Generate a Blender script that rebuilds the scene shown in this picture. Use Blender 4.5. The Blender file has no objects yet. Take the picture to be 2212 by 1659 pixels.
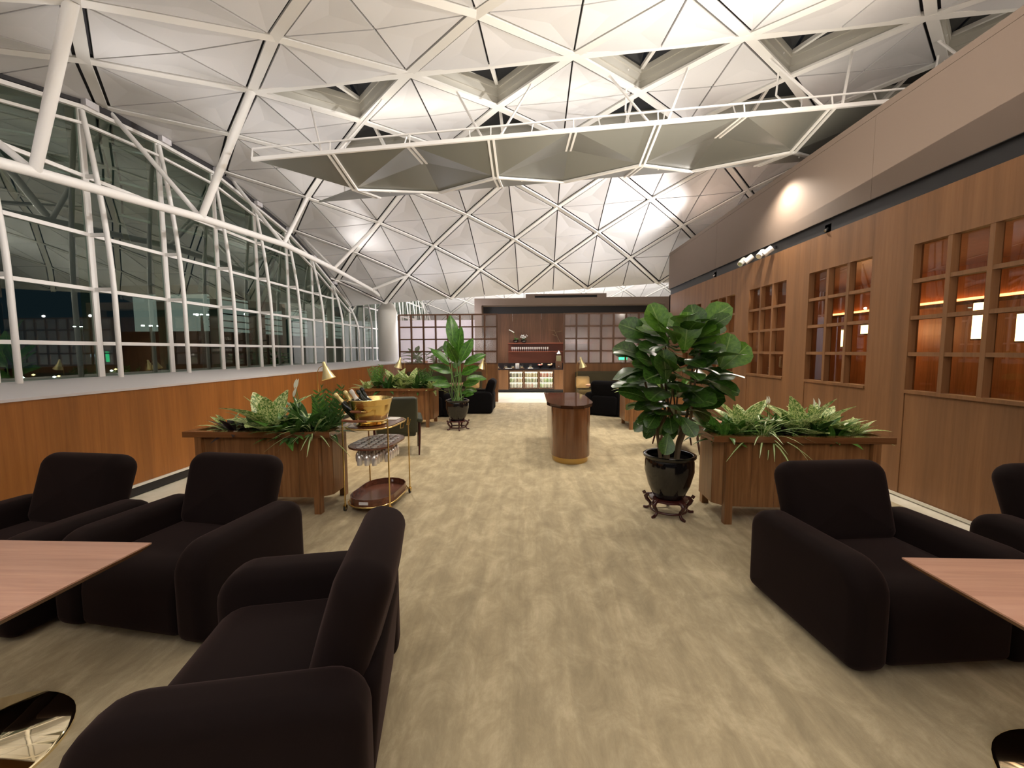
import bpy, bmesh, math, random
from mathutils import Vector, Matrix, Quaternion
random.seed(11)
PI = math.pi
S = bpy.context.scene
COL = S.collection
V = Vector

# ------------------------------------------------------------------ camera, world, exposure, large lights
cam_d = bpy.data.cameras.new('camera'); cam = bpy.data.objects.new('camera', cam_d); COL.objects.link(cam)
cam_d.sensor_width = 36.0; cam_d.lens = 36.0 * 895.0 / 2212.0; cam_d.clip_start = 0.05; cam_d.clip_end = 600
_y, _p, _r = math.radians(2.6385), math.radians(4.6174), math.radians(0.3)
fwd = V((-math.sin(_y)*math.cos(_p), math.cos(_y)*math.cos(_p), -math.sin(_p)))
rt = fwd.cross(V((0, 0, 1))).normalized(); upv = rt.cross(fwd)
r2 = rt*math.cos(_r) - upv*math.sin(_r); u2 = rt*math.sin(_r) + upv*math.cos(_r)
M = Matrix((r2, u2, -fwd)).transposed().to_4x4(); M.translation = V((0, 0, 1.6))
cam.matrix_world = M
S.camera = cam

w = bpy.data.worlds.new('night'); S.world = w; w.use_nodes = True
w.node_tree.nodes['Background'].inputs[0].default_value = (0.25, 0.4, 0.55, 1)
w.node_tree.nodes['Background'].inputs[1].default_value = 0.012
S.view_settings.view_transform = 'Standard'; S.view_settings.look = 'None'
S.view_settings.gamma = 1; S.view_settings.use_curve_mapping = False
S.view_settings.exposure = 1.6

def area(name, loc, direction, sx, sy, power, col, spread=180):
    l = bpy.data.lights.new(name, 'AREA'); l.shape = 'RECTANGLE'; l.size = sx; l.size_y = sy
    l.energy = power; l.color = col; l.spread = math.radians(spread)
    o = bpy.data.objects.new(name, l); COL.objects.link(o); o.location = loc
    o.rotation_euler = V(direction).to_track_quat('-Z', 'Y').to_euler()
    return o
WARM = (1.0, 0.90, 0.77); NEUT = (1.0, 0.95, 0.92); COOL = (0.93, 0.92, 1.0)
# unseen uplights on the service box, over the reflectors and bar; the rest added fill
area('unseen_area_light', (7.0, 3.5, 4.42), (-.25, .05, 1), 5.0, 15.0, 195, WARM)
area('unseen_area_light', (0.8, 6.85, 4.95), (0, 0, 1), 7.6, 0.4, 12, WARM)
area('unseen_area_light', (-3.5, 14.9, 2.9), (.12, 1, -.35), 2.4, 0.3, 32, COOL)  # added unseen light aimed at the partition to brighten the left screen panes
area('unseen_area_light', (0.0, -3.4, 2.2), (0, .12, 1), 8.0, 4.0, 350, NEUT)  # added unseen fill behind the camera
area('unseen_area_light', (1.5, 16.8, 3.85), (0, 0, 1), 6.5, 0.8, 110, NEUT)
area('unseen_area_light', (1.5, 19.5, 3.2), (0, .1, 1), 12.0, 5.0, 420, NEUT)
for _xx in (-.9, .4, 1.8, 3.2):  # spots added under the bar header to brighten the marble floor
    _l = bpy.data.lights.new('added_bar_spot', 'SPOT'); _l.energy = 160; _l.color = NEUT; _l.shadow_soft_size = .012; _l.spot_size = 1.9; _l.spot_blend = 1.0
    _o = bpy.data.objects.new('added_bar_spot', _l); COL.objects.link(_o); _o.location = (_xx, 15.95, 3.30); _o.rotation_euler = V((0, -.38, -1)).to_track_quat('-Z', 'Y').to_euler()
for _k, _yy in enumerate((7.15, 7.42, 7.75, 8.05)):
    _l = bpy.data.lights.new('slot_spotlight', 'SPOT'); _l.energy = 50; _l.color = WARM; _l.shadow_soft_size = .04; _l.spot_size = 1.5; _l.spot_blend = 1.0
    _o = bpy.data.objects.new('slot_spotlight', _l); COL.objects.link(_o); _o.location = (3.84, _yy, 3.12); _o.rotation_euler = V((-.75, (-.35, .05, .45, .8)[_k], -.62)).to_track_quat('-Z', 'Y').to_euler()
for _xx in (-3.4, -1.8, 1.8, 3.4):  # spots added above the screens to lift the far ceiling
    _l = bpy.data.lights.new('added_screen_spot', 'SPOT'); _l.energy = 9; _l.color = COOL; _l.shadow_soft_size = .04; _l.spot_size = 2.7; _l.spot_blend = 1.0
    _o = bpy.data.objects.new('added_screen_spot', _l); COL.objects.link(_o); _o.location = (_xx, 12.95, 2.80); _o.rotation_euler = V((0, -.7, 1)).to_track_quat('-Z', 'Y').to_euler()
for _xx in (-2.6, -.5, 1.6, 3.7):
    _l = bpy.data.lights.new('reflector_downlight', 'SPOT'); _l.energy = 80; _l.color = WARM; _l.shadow_soft_size = .06; _l.spot_size = 2.5; _l.spot_blend = 1.0
    _o = bpy.data.objects.new('reflector_downlight', _l); COL.objects.link(_o); _o.location = (_xx, 6.8, 4.25)
for _yy in (1.5, 4.2, 8.4, 10.4):  # unseen spots added behind the soffit to brighten the facade steel
    _l = bpy.data.lights.new('added_facade_wash', 'SPOT'); _l.energy = 330; _l.color = NEUT; _l.shadow_soft_size = .05; _l.spot_size = 1.9; _l.spot_blend = 1.0
    _o = bpy.data.objects.new('added_facade_wash', _l); COL.objects.link(_o); _o.location = (4.62, _yy, 4.52); _o.rotation_euler = V((-1, .15, -.12)).to_track_quat('-Z', 'Y').to_euler()
for _yy in (2.6, 5.0, 7.0, 9.0, 11.2):
    _l = bpy.data.lights.new('truss_uplight', 'SPOT'); _l.energy = 13; _l.color = NEUT; _l.shadow_soft_size = .05; _l.spot_size = 2.6; _l.spot_blend = 1.0
    _o = bpy.data.objects.new('truss_uplight', _l); COL.objects.link(_o); _o.location = (-4.72, _yy, 3.86); _o.rotation_euler = V((.75, 0, 1)).to_track_quat('-Z', 'Y').to_euler()

# ------------------------------------------------------------------ materials
def mat(name, base=(.5, .5, .5), rough=.6, metal=0., spec=.5, **k):
    m = bpy.data.materials.new(name); m.use_nodes = True
    b = m.node_tree.nodes['Principled BSDF']
    b.inputs['Base Color'].default_value = (*base, 1); b.inputs['Roughness'].default_value = rough
    b.inputs['Metallic'].default_value = metal; b.inputs['Specular IOR Level'].default_value = spec
    for kk, v in k.items(): b.inputs[kk.replace('_', ' ')].default_value = v
    return m
def nodes(m): return m.node_tree.nodes, m.node_tree.links, m.node_tree.nodes['Principled BSDF']
def coords(m, kind='Object', scale=(1, 1, 1)):
    n, l, b = nodes(m)
    tc = n.new('ShaderNodeTexCoord'); mp = n.new('ShaderNodeMapping'); mp.inputs['Scale'].default_value = scale
    l.new(tc.outputs[kind], mp.inputs[0]); return mp.outputs[0]
def noise(m, vec, scale, detail=3, rough=.6, dist=0.):
    n, l, b = nodes(m); t = n.new('ShaderNodeTexNoise'); l.new(vec, t.inputs['Vector'])
    t.inputs['Scale'].default_value = scale; t.inputs['Detail'].default_value = detail
    t.inputs['Roughness'].default_value = rough; t.inputs['Distortion'].default_value = dist
    return t.outputs[0]
def ramp(m, fac, stops):
    n, l, b = nodes(m); r = n.new('ShaderNodeValToRGB'); l.new(fac, r.inputs[0])
    while len(r.color_ramp.elements) < len(stops): r.color_ramp.elements.new(.5)
    for e, (p, c) in zip(r.color_ramp.elements, stops): e.position = p; e.color = (*c, 1)
    return r.outputs[0]
def bump(m, h, strength=.2, dist=.01):
    n, l, b = nodes(m); bp = n.new('ShaderNodeBump'); bp.inputs['Strength'].default_value = strength
    bp.inputs['Distance'].default_value = dist; l.new(h, bp.inputs['Height']); l.new(bp.outputs[0], b.inputs['Normal'])
def mixc(m, a, bb, fac, mode='MULTIPLY'):
    n, l, b = nodes(m); x = n.new('ShaderNodeMix'); x.data_type = 'RGBA'; x.blend_type = mode
    for s, v in ((x.inputs[0], fac), (x.inputs[6], a), (x.inputs[7], bb)):
        if hasattr(v, 'is_output'): l.new(v, s)
        else: s.default_value = v if not isinstance(v, tuple) else (*v, 1)
    return x.outputs[2]
def wood(name, dark, mid, light, axis='z', rough=.42, coat=0.):
    m = mat(name, mid, rough); n, l, b = nodes(m)
    sc = {'z': (1, 1, .045), 'x': (.045, 1, 1), 'y': (1, .045, 1)}[axis]
    v = coords(m, 'Object', sc)
    a = noise(m, v, 26, 5, .65, .6); c = noise(m, v, 5, 2, .5, .3)
    ca = ramp(m, a, [(.3, dark), (.5, mid), (.75, light)])
    cb = ramp(m, c, [(.3, (.78, .78, .78)), (.7, (1.12, 1.12, 1.12))])
    l.new(mixc(m, ca, cb, 1.0), b.inputs['Base Color']); bump(m, a, .08, .004)
    b.inputs['Coat Weight'].default_value = coat; b.inputs['Coat Roughness'].default_value = .08
    return m
M_wall = wood('walnut_wall', (.29, .105, .018), (.345, .127, .023), (.40, .152, .030), rough=.5)
M_wallR = wood('walnut_wall_right', (.205, .092, .032), (.235, .108, .040), (.265, .126, .050), rough=.6)
M_bar = wood('bar_wood', (.09, .040, .020), (.13, .060, .030), (.17, .08, .04))
M_box = wood('planter_wood', (.15, .062, .022), (.24, .107, .038), (.36, .175, .07), rough=.35, coat=.15)
M_boxtop = wood('planter_rim_wood', (.14, .055, .02), (.20, .085, .032), (.28, .12, .05), 'x', .16, .8)
M_table = wood('table_veneer', (.42, .225, .155), (.50, .28, .195), (.57, .33, .235), 'x', .38, .1)
M_tedge = mat('table_edge', (.17, .08, .035), .4)
M_console = wood('console_wood', (.12, .048, .02), (.18, .075, .03), (.23, .10, .042), rough=.18, coat=.5)
M_ctop = mat('lacquer_top', (.055, .024, .014), .07, spec=.8)
M_shelf = mat('red_shelf_wood', (.17, .045, .022), .35)
M_trolley_wood = wood('trolley_wood', (.08, .028, .016), (.13, .045, .025), (.17, .065, .035), 'x', .25, .3)
M_rose = mat('rosewood', (.05, .012, .010), .22, spec=.6)
M_velvet = mat('velvet', (.0065, .0033, .0029), .9, spec=.12, Sheen_Weight=.22, Sheen_Roughness=.45); M_velvet.node_tree.nodes['Principled BSDF'].inputs['Sheen Tint'].default_value = (.30, .19, .17, 1)
bump(M_velvet, noise(M_velvet, coords(M_velvet), 900, 1), .15, .001)
M_velvetB = mat('dark_velvet', (.003, .0025, .003), .9, spec=.1, Sheen_Weight=.02)
M_green = mat('green_leather', (.028, .032, .018), .5); M_piping = mat('green_piping', (.16, .15, .10), .5)
M_olive = mat('olive_fabric', (.06, .05, .022), .85); M_tan = mat('tan_fabric', (.25, .19, .10), .9)
M_brass = mat('brass', (.83, .62, .25), .2, 1.0)
M_mirror = mat('polished_brass', (.95, .82, .55), .04, 1.0)
M_brush = mat('brushed_brass', (.62, .42, .15), .38, 1.0)
bump(M_brush, noise(M_brush, coords(M_brush, 'Object', (1, 1, .1)), 60), .25, .002)
M_hammer = mat('hammered_brass', (.85, .63, .26), .22, 1.0)
bump(M_hammer, noise(M_hammer, coords(M_hammer), 45), .5, .006)
M_leather = mat('tan_leather', (.26, .09, .04), .5)
M_white = mat('white_steel', (.82, .80, .77), .42)
M_panel = mat('roof_panel', (.66, .648, .645), .42, spec=.35)
_v = coords(M_panel, 'Object', (1, 1, 1)); bump(M_panel, noise(M_panel, _v, 1.2, 1), .06, .08)
M_rib = mat('roof_rib', (.78, .76, .72), .45)
M_gap = mat('dark_joint', (.035, .033, .035), .8)
M_well = mat('skylight_well', (.50, .48, .42), .6)
M_dglass = mat('skylight_glass', (.01, .013, .02), .08)
M_refl = mat('perforated_metal', (.19, .19, .165), .42, .3)
M_ledge = mat('ledge_stone', (.66, .64, .66), .55)
M_soffit = mat('taupe_plaster', (.155, .112, .085), .75)
bump(M_soffit, noise(M_soffit, coords(M_soffit), 300, 1), .1, .001)
M_black = mat('black_recess', (.012, .011, .012), .5)
M_fin = mat('mullion_fin', (.16, .17, .13), .5)
M_marble = mat('cream_marble', (.66, .62, .49), .25)
_v = coords(M_marble); _n, _l, _b = nodes(M_marble)
_l.new(ramp(M_marble, noise(M_marble, _v, 2.0, 5, .6, 1.0), [(.35, (.70, .66, .52)), (.65, (.82, .78, .65))]), _b.inputs['Base Color'])
# carpet
M_carpet = mat('pile_carpet', (.30, .25, .17), .95, Sheen_Weight=.1); _n, _l, _b = nodes(M_carpet)
_v = coords(M_carpet, 'Object', (1, .6, 1)); _v2 = coords(M_carpet, 'Object', (2.6, .18, 1))
_a = noise(M_carpet, _v, 5.5, 8, .72, .5); _c = noise(M_carpet, _v2, 2.6, 6, .7, .5)
_ca = ramp(M_carpet, _a, [(.36, (.315, .255, .150)), (.50, (.385, .315, .188)), (.66, (.49, .41, .255))])
_cb = ramp(M_carpet, _c, [(.32, (.85, .85, .85)), (.5, (1, 1, 1)), (.66, (1.15, 1.15, 1.15))])
_l.new(mixc(M_carpet, _ca, _cb, 1.0), _b.inputs['Base Color']); bump(M_carpet, noise(M_carpet, coords(M_carpet), 260, 2), .35, .004)
M_ceramic = mat('black_ceramic', (.008, .007, .007), .1, spec=.7)
M_soil = mat('soil', (.02, .013, .008), .95)
M_bark = mat('bark', (.17, .12, .07), .9)
M_wite = mat('white_ceramic', (.8, .78, .74), .3)
M_stone = mat('black_stone', (.018, .018, .022), .2)
M_chrome = mat('chrome', (.8, .8, .8), .15, 1.)
M_rubber = mat('rubber', (.01, .01, .01), .6)
def emis(name, col, s):
    m = mat(name, (0, 0, 0), .5); b = m.node_tree.nodes['Principled BSDF']
    b.inputs['Emission Color'].default_value = (*col, 1); b.inputs['Emission Strength'].default_value = s; return m
def glassmat(name, tint, ior=1.5, refl=(.9, .9, .9), rough=0.01, diff=None, dfac=0.):
    m = bpy.data.materials.new(name); m.use_nodes = True; nt = m.node_tree; n = nt.nodes; l = nt.links; n.clear()
    out = n.new('ShaderNodeOutputMaterial'); mx = n.new('ShaderNodeMixShader'); fr = n.new('ShaderNodeFresnel'); fr.inputs[0].default_value = ior
    t = n.new('ShaderNodeBsdfTransparent'); t.inputs[0].default_value = (*tint, 1)
    g = n.new('ShaderNodeBsdfGlossy'); g.inputs[0].default_value = (*refl, 1); g.inputs[1].default_value = rough
    ge = n.new('ShaderNodeNewGeometry'); sb = n.new('ShaderNodeMath'); sb.operation = 'SUBTRACT'; sb.inputs[0].default_value = 1; l.new(ge.outputs['Backfacing'], sb.inputs[1])
    ml = n.new('ShaderNodeMath'); ml.operation = 'MULTIPLY'; l.new(fr.outputs[0], ml.inputs[0]); l.new(sb.outputs[0], ml.inputs[1])
    l.new(ml.outputs[0], mx.inputs[0]); l.new(g.outputs[0], mx.inputs[2])
    if diff:
        m2 = n.new('ShaderNodeMixShader'); m2.inputs[0].default_value = dfac
        d = n.new('ShaderNodeBsdfDiffuse'); d.inputs[0].default_value = (*diff, 1)
        tl = n.new('ShaderNodeBsdfTranslucent'); tl.inputs[0].default_value = (*diff, 1)
        m3 = n.new('ShaderNodeMixShader'); m3.inputs[0].default_value = .6; l.new(d.outputs[0], m3.inputs[1]); l.new(tl.outputs[0], m3.inputs[2])
        l.new(t.outputs[0], m2.inputs[1]); l.new(m3.outputs[0], m2.inputs[2]); l.new(m2.outputs[0], mx.inputs[1])
    else: l.new(t.outputs[0], mx.inputs[1])
    l.new(mx.outputs[0], out.inputs[0]); return m
M_glass = glassmat('facade_glass', (.62, .74, .70), 2.7, (.78, .86, .74))
M_glassR = glassmat('room_glass', (.80, .74, .68), 1.5)
M_frost = glassmat('reeded_glass', (.90, .87, .86), 1.6, (.8, .8, .8), .12, (.62, .58, .58), .16)
M_clear = glassmat('clear_glass', (.93, .95, .95), 1.5, (1, 1, 1), .02)
M_glow = emis('lantern_glow', (1.0, .72, .30), 3.2)
M_glowbar = emis('cove_glow', (1.0, .42, .15), 2.5)
M_fridge = emis('fridge_backlight', (1.0, .82, .52), .75)
M_exit = emis('exit_green', (.0, .75, .28), 1.6)
M_monitor = emis('screen_blue', (.45, .65, .95), .9)
M_lampW = emis('apron_lamp', (1., .95, .85), 9.); M_lampB = emis('apron_lamp_blue', (.3, .5, 1.), 2.5); M_lampO = emis('apron_lamp_amber', (1., .55, .2), 3.)
M_louvre = emis('lit_louvre', (.75, .72, .66), .13)
M_night = mat('night_ground', (.03, .035, .035), .8); M_nbuild = mat('night_building', (.03, .022, .022), .8)

def leafmat(name, deep, mid, vein, blotch=0., rough=.35, stripe=False):
    m = mat(name, mid, rough, spec=.5); n, l, b = nodes(m)
    tc = n.new('ShaderNodeTexCoord'); sp = n.new('ShaderNodeSeparateXYZ'); l.new(tc.outputs['UV'], sp.inputs[0])
    a = n.new('ShaderNodeMath'); a.operation = 'SUBTRACT'; l.new(sp.outputs[0], a.inputs[0]); a.inputs[1].default_value = .5
    a2 = n.new('ShaderNodeMath'); a2.operation = 'ABSOLUTE'; l.new(a.outputs[0], a2.inputs[0])
    base = ramp(m, noise(m, coords(m), 9, 2), [(.35, deep), (.7, mid)])
    if stripe: col = mixc(m, base, vein, ramp(m, a2.outputs[0], [(.14, (1, 1, 1)), (.24, (0, 0, 0))]), 'MIX')
    else:
        wv = n.new('ShaderNodeMath'); wv.operation = 'MULTIPLY_ADD'; l.new(a2.outputs[0], wv.inputs[0]); wv.inputs[1].default_value = -.55; l.new(sp.outputs[1], wv.inputs[2])
        w2 = n.new('ShaderNodeMath'); w2.operation = 'MULTIPLY'; l.new(wv.outputs[0], w2.inputs[0]); w2.inputs[1].default_value = 9.
        w3 = n.new('ShaderNodeMath'); w3.operation = 'FRACT'; l.new(w2.outputs[0], w3.inputs[0])
        side = ramp(m, w3.outputs[0], [(.0, (.55, .55, .55)), (.12, (0, 0, 0))])
        if blotch:
            bl = ramp(m, noise(m, coords(m, 'Object', (1.6, 1, 1)), 16, 3, .7), [(.47, (0, 0, 0)), (.53, (1, 1, 1))])
            base = mixc(m, base, (.72, .78, .38), bl, 'MIX')
        col = mixc(m, base, vein, side, 'MIX')
        col = mixc(m, col, vein, ramp(m, a2.outputs[0], [(.015, (.9, .9, .9)), (.035, (0, 0, 0))]), 'MIX')
    l.new(col, b.inputs['Base Color'])
    # thin leaves let some light through
    tr = n.new('ShaderNodeBsdfTranslucent'); l.new(col, tr.inputs[0]); mx = n.new('ShaderNodeMixShader'); mx.inputs[0].default_value = .22
    out = [x for x in n if x.type == 'OUTPUT_MATERIAL'][0]
    l.new(b.outputs[0], mx.inputs[1]); l.new(tr.outputs[0], mx.inputs[2]); l.new(mx.outputs[0], out.inputs[0])
    return m
L_fig = leafmat('fig_leaf', (.022, .066, .009), (.055, .14, .018), (.15, .24, .07), rough=.3)
L_fig2 = leafmat('fig_leaf_young', (.055, .15, .012), (.11, .25, .02), (.20, .32, .08))
L_bird = leafmat('bird_leaf', (.02, .085, .006), (.07, .20, .014), (.14, .30, .05))
L_dief = leafmat('dumb_cane_leaf', (.08, .20, .025), (.15, .32, .05), (.66, .72, .34), 1.0)
L_pale = leafmat('pale_leaf', (.16, .28, .05), (.28, .42, .10), (.62, .68, .30), 1.0)
L_dark = leafmat('dark_leaf', (.03, .09, .02), (.07, .18, .035), (.16, .28, .08))
L_mid = leafmat('mid_leaf', (.07, .20, .03), (.15, .34, .05), (.26, .44, .12))
L_purple = leafmat('purple_leaf', (.012, .007, .009), (.03, .014, .015), (.05, .03, .03))
L_spider = leafmat('spider_leaf', (.14, .30, .05), (.22, .42, .08), (.78, .82, .52), stripe=True)
L_stem = mat('green_stem', (.12, .22, .06), .5)
M_petal = mat('white_petal', (.75, .76, .66), .5)

# ------------------------------------------------------------------ mesh helpers
class MB:
    def __init__(s): s.v = []; s.f = []; s.uv = None
    def add(s, vs, fs):
        o = len(s.v); s.v += [tuple(v) for v in vs]; s.f += [tuple(i + o for i in f) for f in fs]; return s
    def box(s, x0, x1, y0, y1, z0, z1):
        return s.add([(x0, y0, z0), (x1, y0, z0), (x1, y1, z0), (x0, y1, z0), (x0, y0, z1), (x1, y0, z1), (x1, y1, z1), (x0, y1, z1)],
                     [(3, 2, 1, 0), (4, 5, 6, 7), (0, 1, 5, 4), (1, 2, 6, 5), (2, 3, 7, 6), (3, 0, 4, 7)])
    def bar(s, a, b, w, h, up=(0, 0, 1)):
        a = V(a); b = V(b); d = (b - a).normalized(); u = V(up); sd = d.cross(u)
        if sd.length < 1e-4: sd = d.cross(V((1, 0, 0)))
        sd.normalize(); u = sd.cross(d)
        vs = []
        for p in (a, b):
            for i, j in ((-1, -1), (1, -1), (1, 1), (-1, 1)): vs.append(p + sd*(i*w/2) + u*(j*h/2))
        return s.add(vs, [(3, 2, 1, 0), (4, 5, 6, 7), (0, 1, 5, 4), (1, 2, 6, 5), (2, 3, 7, 6), (3, 0, 4, 7)])
    def tube(s, pts, r, n=8, close=False):
        pts = [V(p) for p in pts]; R = r if isinstance(r, (list, tuple)) else [r]*len(pts); rings = []
        ref = None
        for i, p in enumerate(pts):
            if close: d = (pts[(i+1) % len(pts)] - pts[i-1]).normalized()
            else: d = ((pts[min(i+1, len(pts)-1)]) - pts[max(i-1, 0)]).normalized()
            if ref is None: ref = d.orthogonal().normalized()
            ref = (ref - d*ref.dot(d)); ref = ref.normalized() if ref.length > 1e-5 else d.orthogonal().normalized()
            bi = d.cross(ref)
            rings.append([p + (ref*math.cos(2*PI*k/n) + bi*math.sin(2*PI*k/n))*R[i] for k in range(n)])
        vs = [v for rg in rings for v in rg]; fs = []; m = len(rings)
        for i in range(m if close else m-1):
            j = (i+1) % m
            for k in range(n): fs.append((i*n+k, i*n+(k+1) % n, j*n+(k+1) % n, j*n+k))
        if not close: fs.append(tuple(range(n))[::-1]); fs.append(tuple((m-1)*n+k for k in range(n)))
        return s.add(vs, fs)
    def lathe(s, prof, n=24, c=(0, 0, 0), sx=1., sy=1.):
        vs = []; fs = []
        for r, z in prof:
            for k in range(n): vs.append((c[0] + r*sx*math.cos(2*PI*k/n), c[1] + r*sy*math.sin(2*PI*k/n), c[2] + z))
        for i in range(len(prof)-1):
            for k in range(n): fs.append((i*n+k, i*n+(k+1) % n, (i+1)*n+(k+1) % n, (i+1)*n+k))
        if prof[0][0] > 1e-4: fs.append(tuple(range(n))[::-1])
        if prof[-1][0] > 1e-4: fs.append(tuple((len(prof)-1)*n+k for k in range(n)))
        return s.add(vs, fs)
    def prism(s, poly, z0, z1):
        n = len(poly)
        return s.add([(x, y, z0) for x, y in poly] + [(x, y, z1) for x, y in poly],
                     [tuple(range(n))[::-1], tuple(range(n, 2*n))] + [(i, (i+1) % n, n+(i+1) % n, n+i) for i in range(n)])
    def ring(s, poly, inner, z0, z1):
        n = len(poly); vs = [(x, y, z) for P in (poly, inner) for z in (z0, z1) for x, y in P]; fs = []
        for i in range(n):
            j = (i+1) % n
            fs += [(i, j, n+j, n+i), (2*n+j, 2*n+i, 3*n+i, 3*n+j), (n+i, n+j, 3*n+j, 3*n+i), (j, i, 2*n+i, 2*n+j)]
        return s.add(vs, fs)
    def pad(s, poly, half, r, fn, seg=4, puff=0.):
        """soft slab: closed outline poly (2d, ccw) extruded +-half with rounded rims; fn(u,v,t)->xyz"""
        n = len(poly); nor = []
        for i in range(n):
            a, b, c = V(poly[i-1]), V(poly[i]), V(poly[(i+1) % n]); t = (c - a).normalized(); nor.append(V((-t.y, t.x)))
        rings = []
        for k in range(seg+1):
            th = PI/2*k/seg; rings.append((r*(1-math.cos(PI/2-th)) if False else r*(1-math.sin(th)), -half + r*(1-math.cos(th))))
        rings = [(r*(1-math.sin(PI/2*k/seg)), -half + r - r*math.cos(PI/2*k/seg)) for k in range(seg+1)]
        rings = rings + [(d, -t) for d, t in rings[::-1]]
        vs = []
        for d, t in rings:
            for p, nn in zip(poly, nor): vs.append(fn(p[0]+nn.x*d, p[1]+nn.y*d, t))
        m = len(rings); fs = []
        for i in range(m-1):
            for k in range(n): fs.append((i*n+k, i*n+(k+1) % n, (i+1)*n+(k+1) % n, (i+1)*n+k))
        cx = sum(p[0] for p in poly)/n; cy = sum(p[1] for p in poly)/n; o = len(vs)
        for sg, base in ((-1, 0), (1, (m-1)*n)):
            st = len(vs)
            for p, nn in zip(poly, nor):
                q = (p[0]+nn.x*r, p[1]+nn.y*r); vs.append(fn(cx+(q[0]-cx)*.55, cy+(q[1]-cy)*.55, sg*(half+puff*.75)))
            ce = len(vs); vs.append(fn(cx, cy, sg*(half+puff)))
            for k in range(n):
                a, b2 = base+k, base+(k+1) % n; c, d2 = st+k, st+(k+1) % n
                fs += [(b2, a, c, d2), (d2, c, ce)] if sg < 0 else [(a, b2, d2, c), (c, d2, ce)]
        return s.add(vs, fs)
    def mesh(s, name, m, smooth=False):
        me = bpy.data.meshes.new(name); me.from_pydata(s.v, [], s.f); me.update()
        bm = bmesh.new(); bm.from_mesh(me); bmesh.ops.recalc_face_normals(bm, faces=bm.faces); bm.to_mesh(me); bm.free()
        if m: me.materials.append(m)
        if smooth:
            me.polygons.foreach_set('use_smooth', [True]*len(me.polygons))
            try: me.set_sharp_from_angle(angle=math.radians(smooth if smooth is not True else 50))
            except Exception: pass
        return me
    def build(s, name, m, parent=None, smooth=False, **k):
        return link(name, s.mesh(name, m, smooth), parent, **k)
def link(name, data, parent=None, loc=None, mw=None, label=None, cat=None, group=None, kind=None):
    o = bpy.data.objects.new(name, data); COL.objects.link(o)
    if parent: o.parent = parent
    if mw is not None: o.matrix_local = mw
    if loc is not None: o.location = loc
    if label: o['label'] = label
    if cat: o['category'] = cat
    if group: o['group'] = group
    if kind: o['kind'] = kind
    return o
def thing(name, label, cat, loc=(0, 0, 0), rz=0., group=None, kind=None):
    o = link(name, None, None, loc, None, label, cat, group, kind); o.rotation_euler = (0, 0, rz); o.empty_display_size = .1; return o
def struct(name): return link(name, None, kind='structure')
def copy_tree(o, parent=None):
    c = o.copy(); COL.objects.link(c); c.parent = parent
    for ch in list(o.children): copy_tree(ch, c)
    return c
def rrect(x0, x1, y0, y1, rs, seg=5):
    """rounded rectangle ccw, rs = radii at (x0y0, x1y0, x1y1, x0y1)"""
    P = []
    for (cx, cy, sx, sy, a0), r in zip(((x0, y0, 1, 1, PI), (x1, y0, -1, 1, 1.5*PI), (x1, y1, -1, -1, 0), (x0, y1, 1, -1, .5*PI)), rs):
        for k in range(seg+1):
            a = a0 + PI/2*k/seg; P.append((cx + sx*r + r*math.cos(a), cy + sy*r + r*math.sin(a)))
    return P

# ------------------------------------------------------------------ floor, walls
fl = struct('floor')
MB().box(-6.5, 10, -4, 30, -.12, -.012).build('marble_slab', M_marble, fl)
MB().box(-3.9, 3.78, -4, 12.64, -.012, 0).build('pile_carpet', M_carpet, fl)

wl = struct('wall_left')
ys = [-4, -1.2, 8.3, 13.0, 20]
for a, b in zip(ys[:-1], ys[1:]): MB().box(-4.50, -4.42, a+.004, b-.004, .13, 1.185).build('wood_panel', M_wall, wl)
MB().box(-4.62, -4.44, -4, 20, .0, 1.2).build('backing', M_gap, wl)
bl = struct('baseboard_left')
MB().box(-4.5, -4.435, -4, 20, 0, .10).build('plinth', M_black, bl)
MB().box(-4.5, -4.405, -4, 20, .10, .128).build('pale_strip', mat('strip', (.75, .73, .66), .25), bl)
tr = struct('trim_1')
MB().add([(-4.41, -4, 1.185), (-4.41, -4, 1.21), (-6.4, -4, 1.258), (-6.4, -4, 1.15), (-4.41, 26, 1.185), (-4.41, 26, 1.21), (-6.4, 26, 1.258), (-6.4, 26, 1.15)],
         [(0, 1, 2, 3), (7, 6, 5, 4), (0, 4, 5, 1), (1, 5, 6, 2), (2, 6, 7, 3), (3, 7, 4, 0)]).build('ledge', M_ledge, tr)

# ------------------------------------------------------------------ roof lattice
KS = 1.06
PR = [(1.345, 3.40), (2.42, 4.18), (3.448, 4.736), (4.48, 5.057), (5.659, 5.329), (6.694, 5.374), (7.821, 5.37), (8.845, 5.153), (10.084, 4.913), (11.125, 4.525), (12.218, 4.041)]
def row(k):
    q, m = divmod(k+3, 11); y, z = PR[m]; return y + 11.85*q, z
def node(k, i):
    y, z = row(k); x = -.634 + i*1.075 + .0188*min(max(y, 0), 14); return V((x*KS, (y - .0154*x)*KS, 1.6 + (z + .0589*x - 1.6)*KS))
def roof_z(y, x):
    return 1.6 + KS*(roof_z0(y/KS, x/KS) - 1.6)
def roof_z0(y, x):
    for k in range(-14, 20):
        a, b = row(k), row(k+1)
        if a[0] <= y <= b[0]: return a[1] + (b[1]-a[1])*(y-a[0])/(b[0]-a[0]) + .0589*x
    return 3.4 + .0589*x
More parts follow.
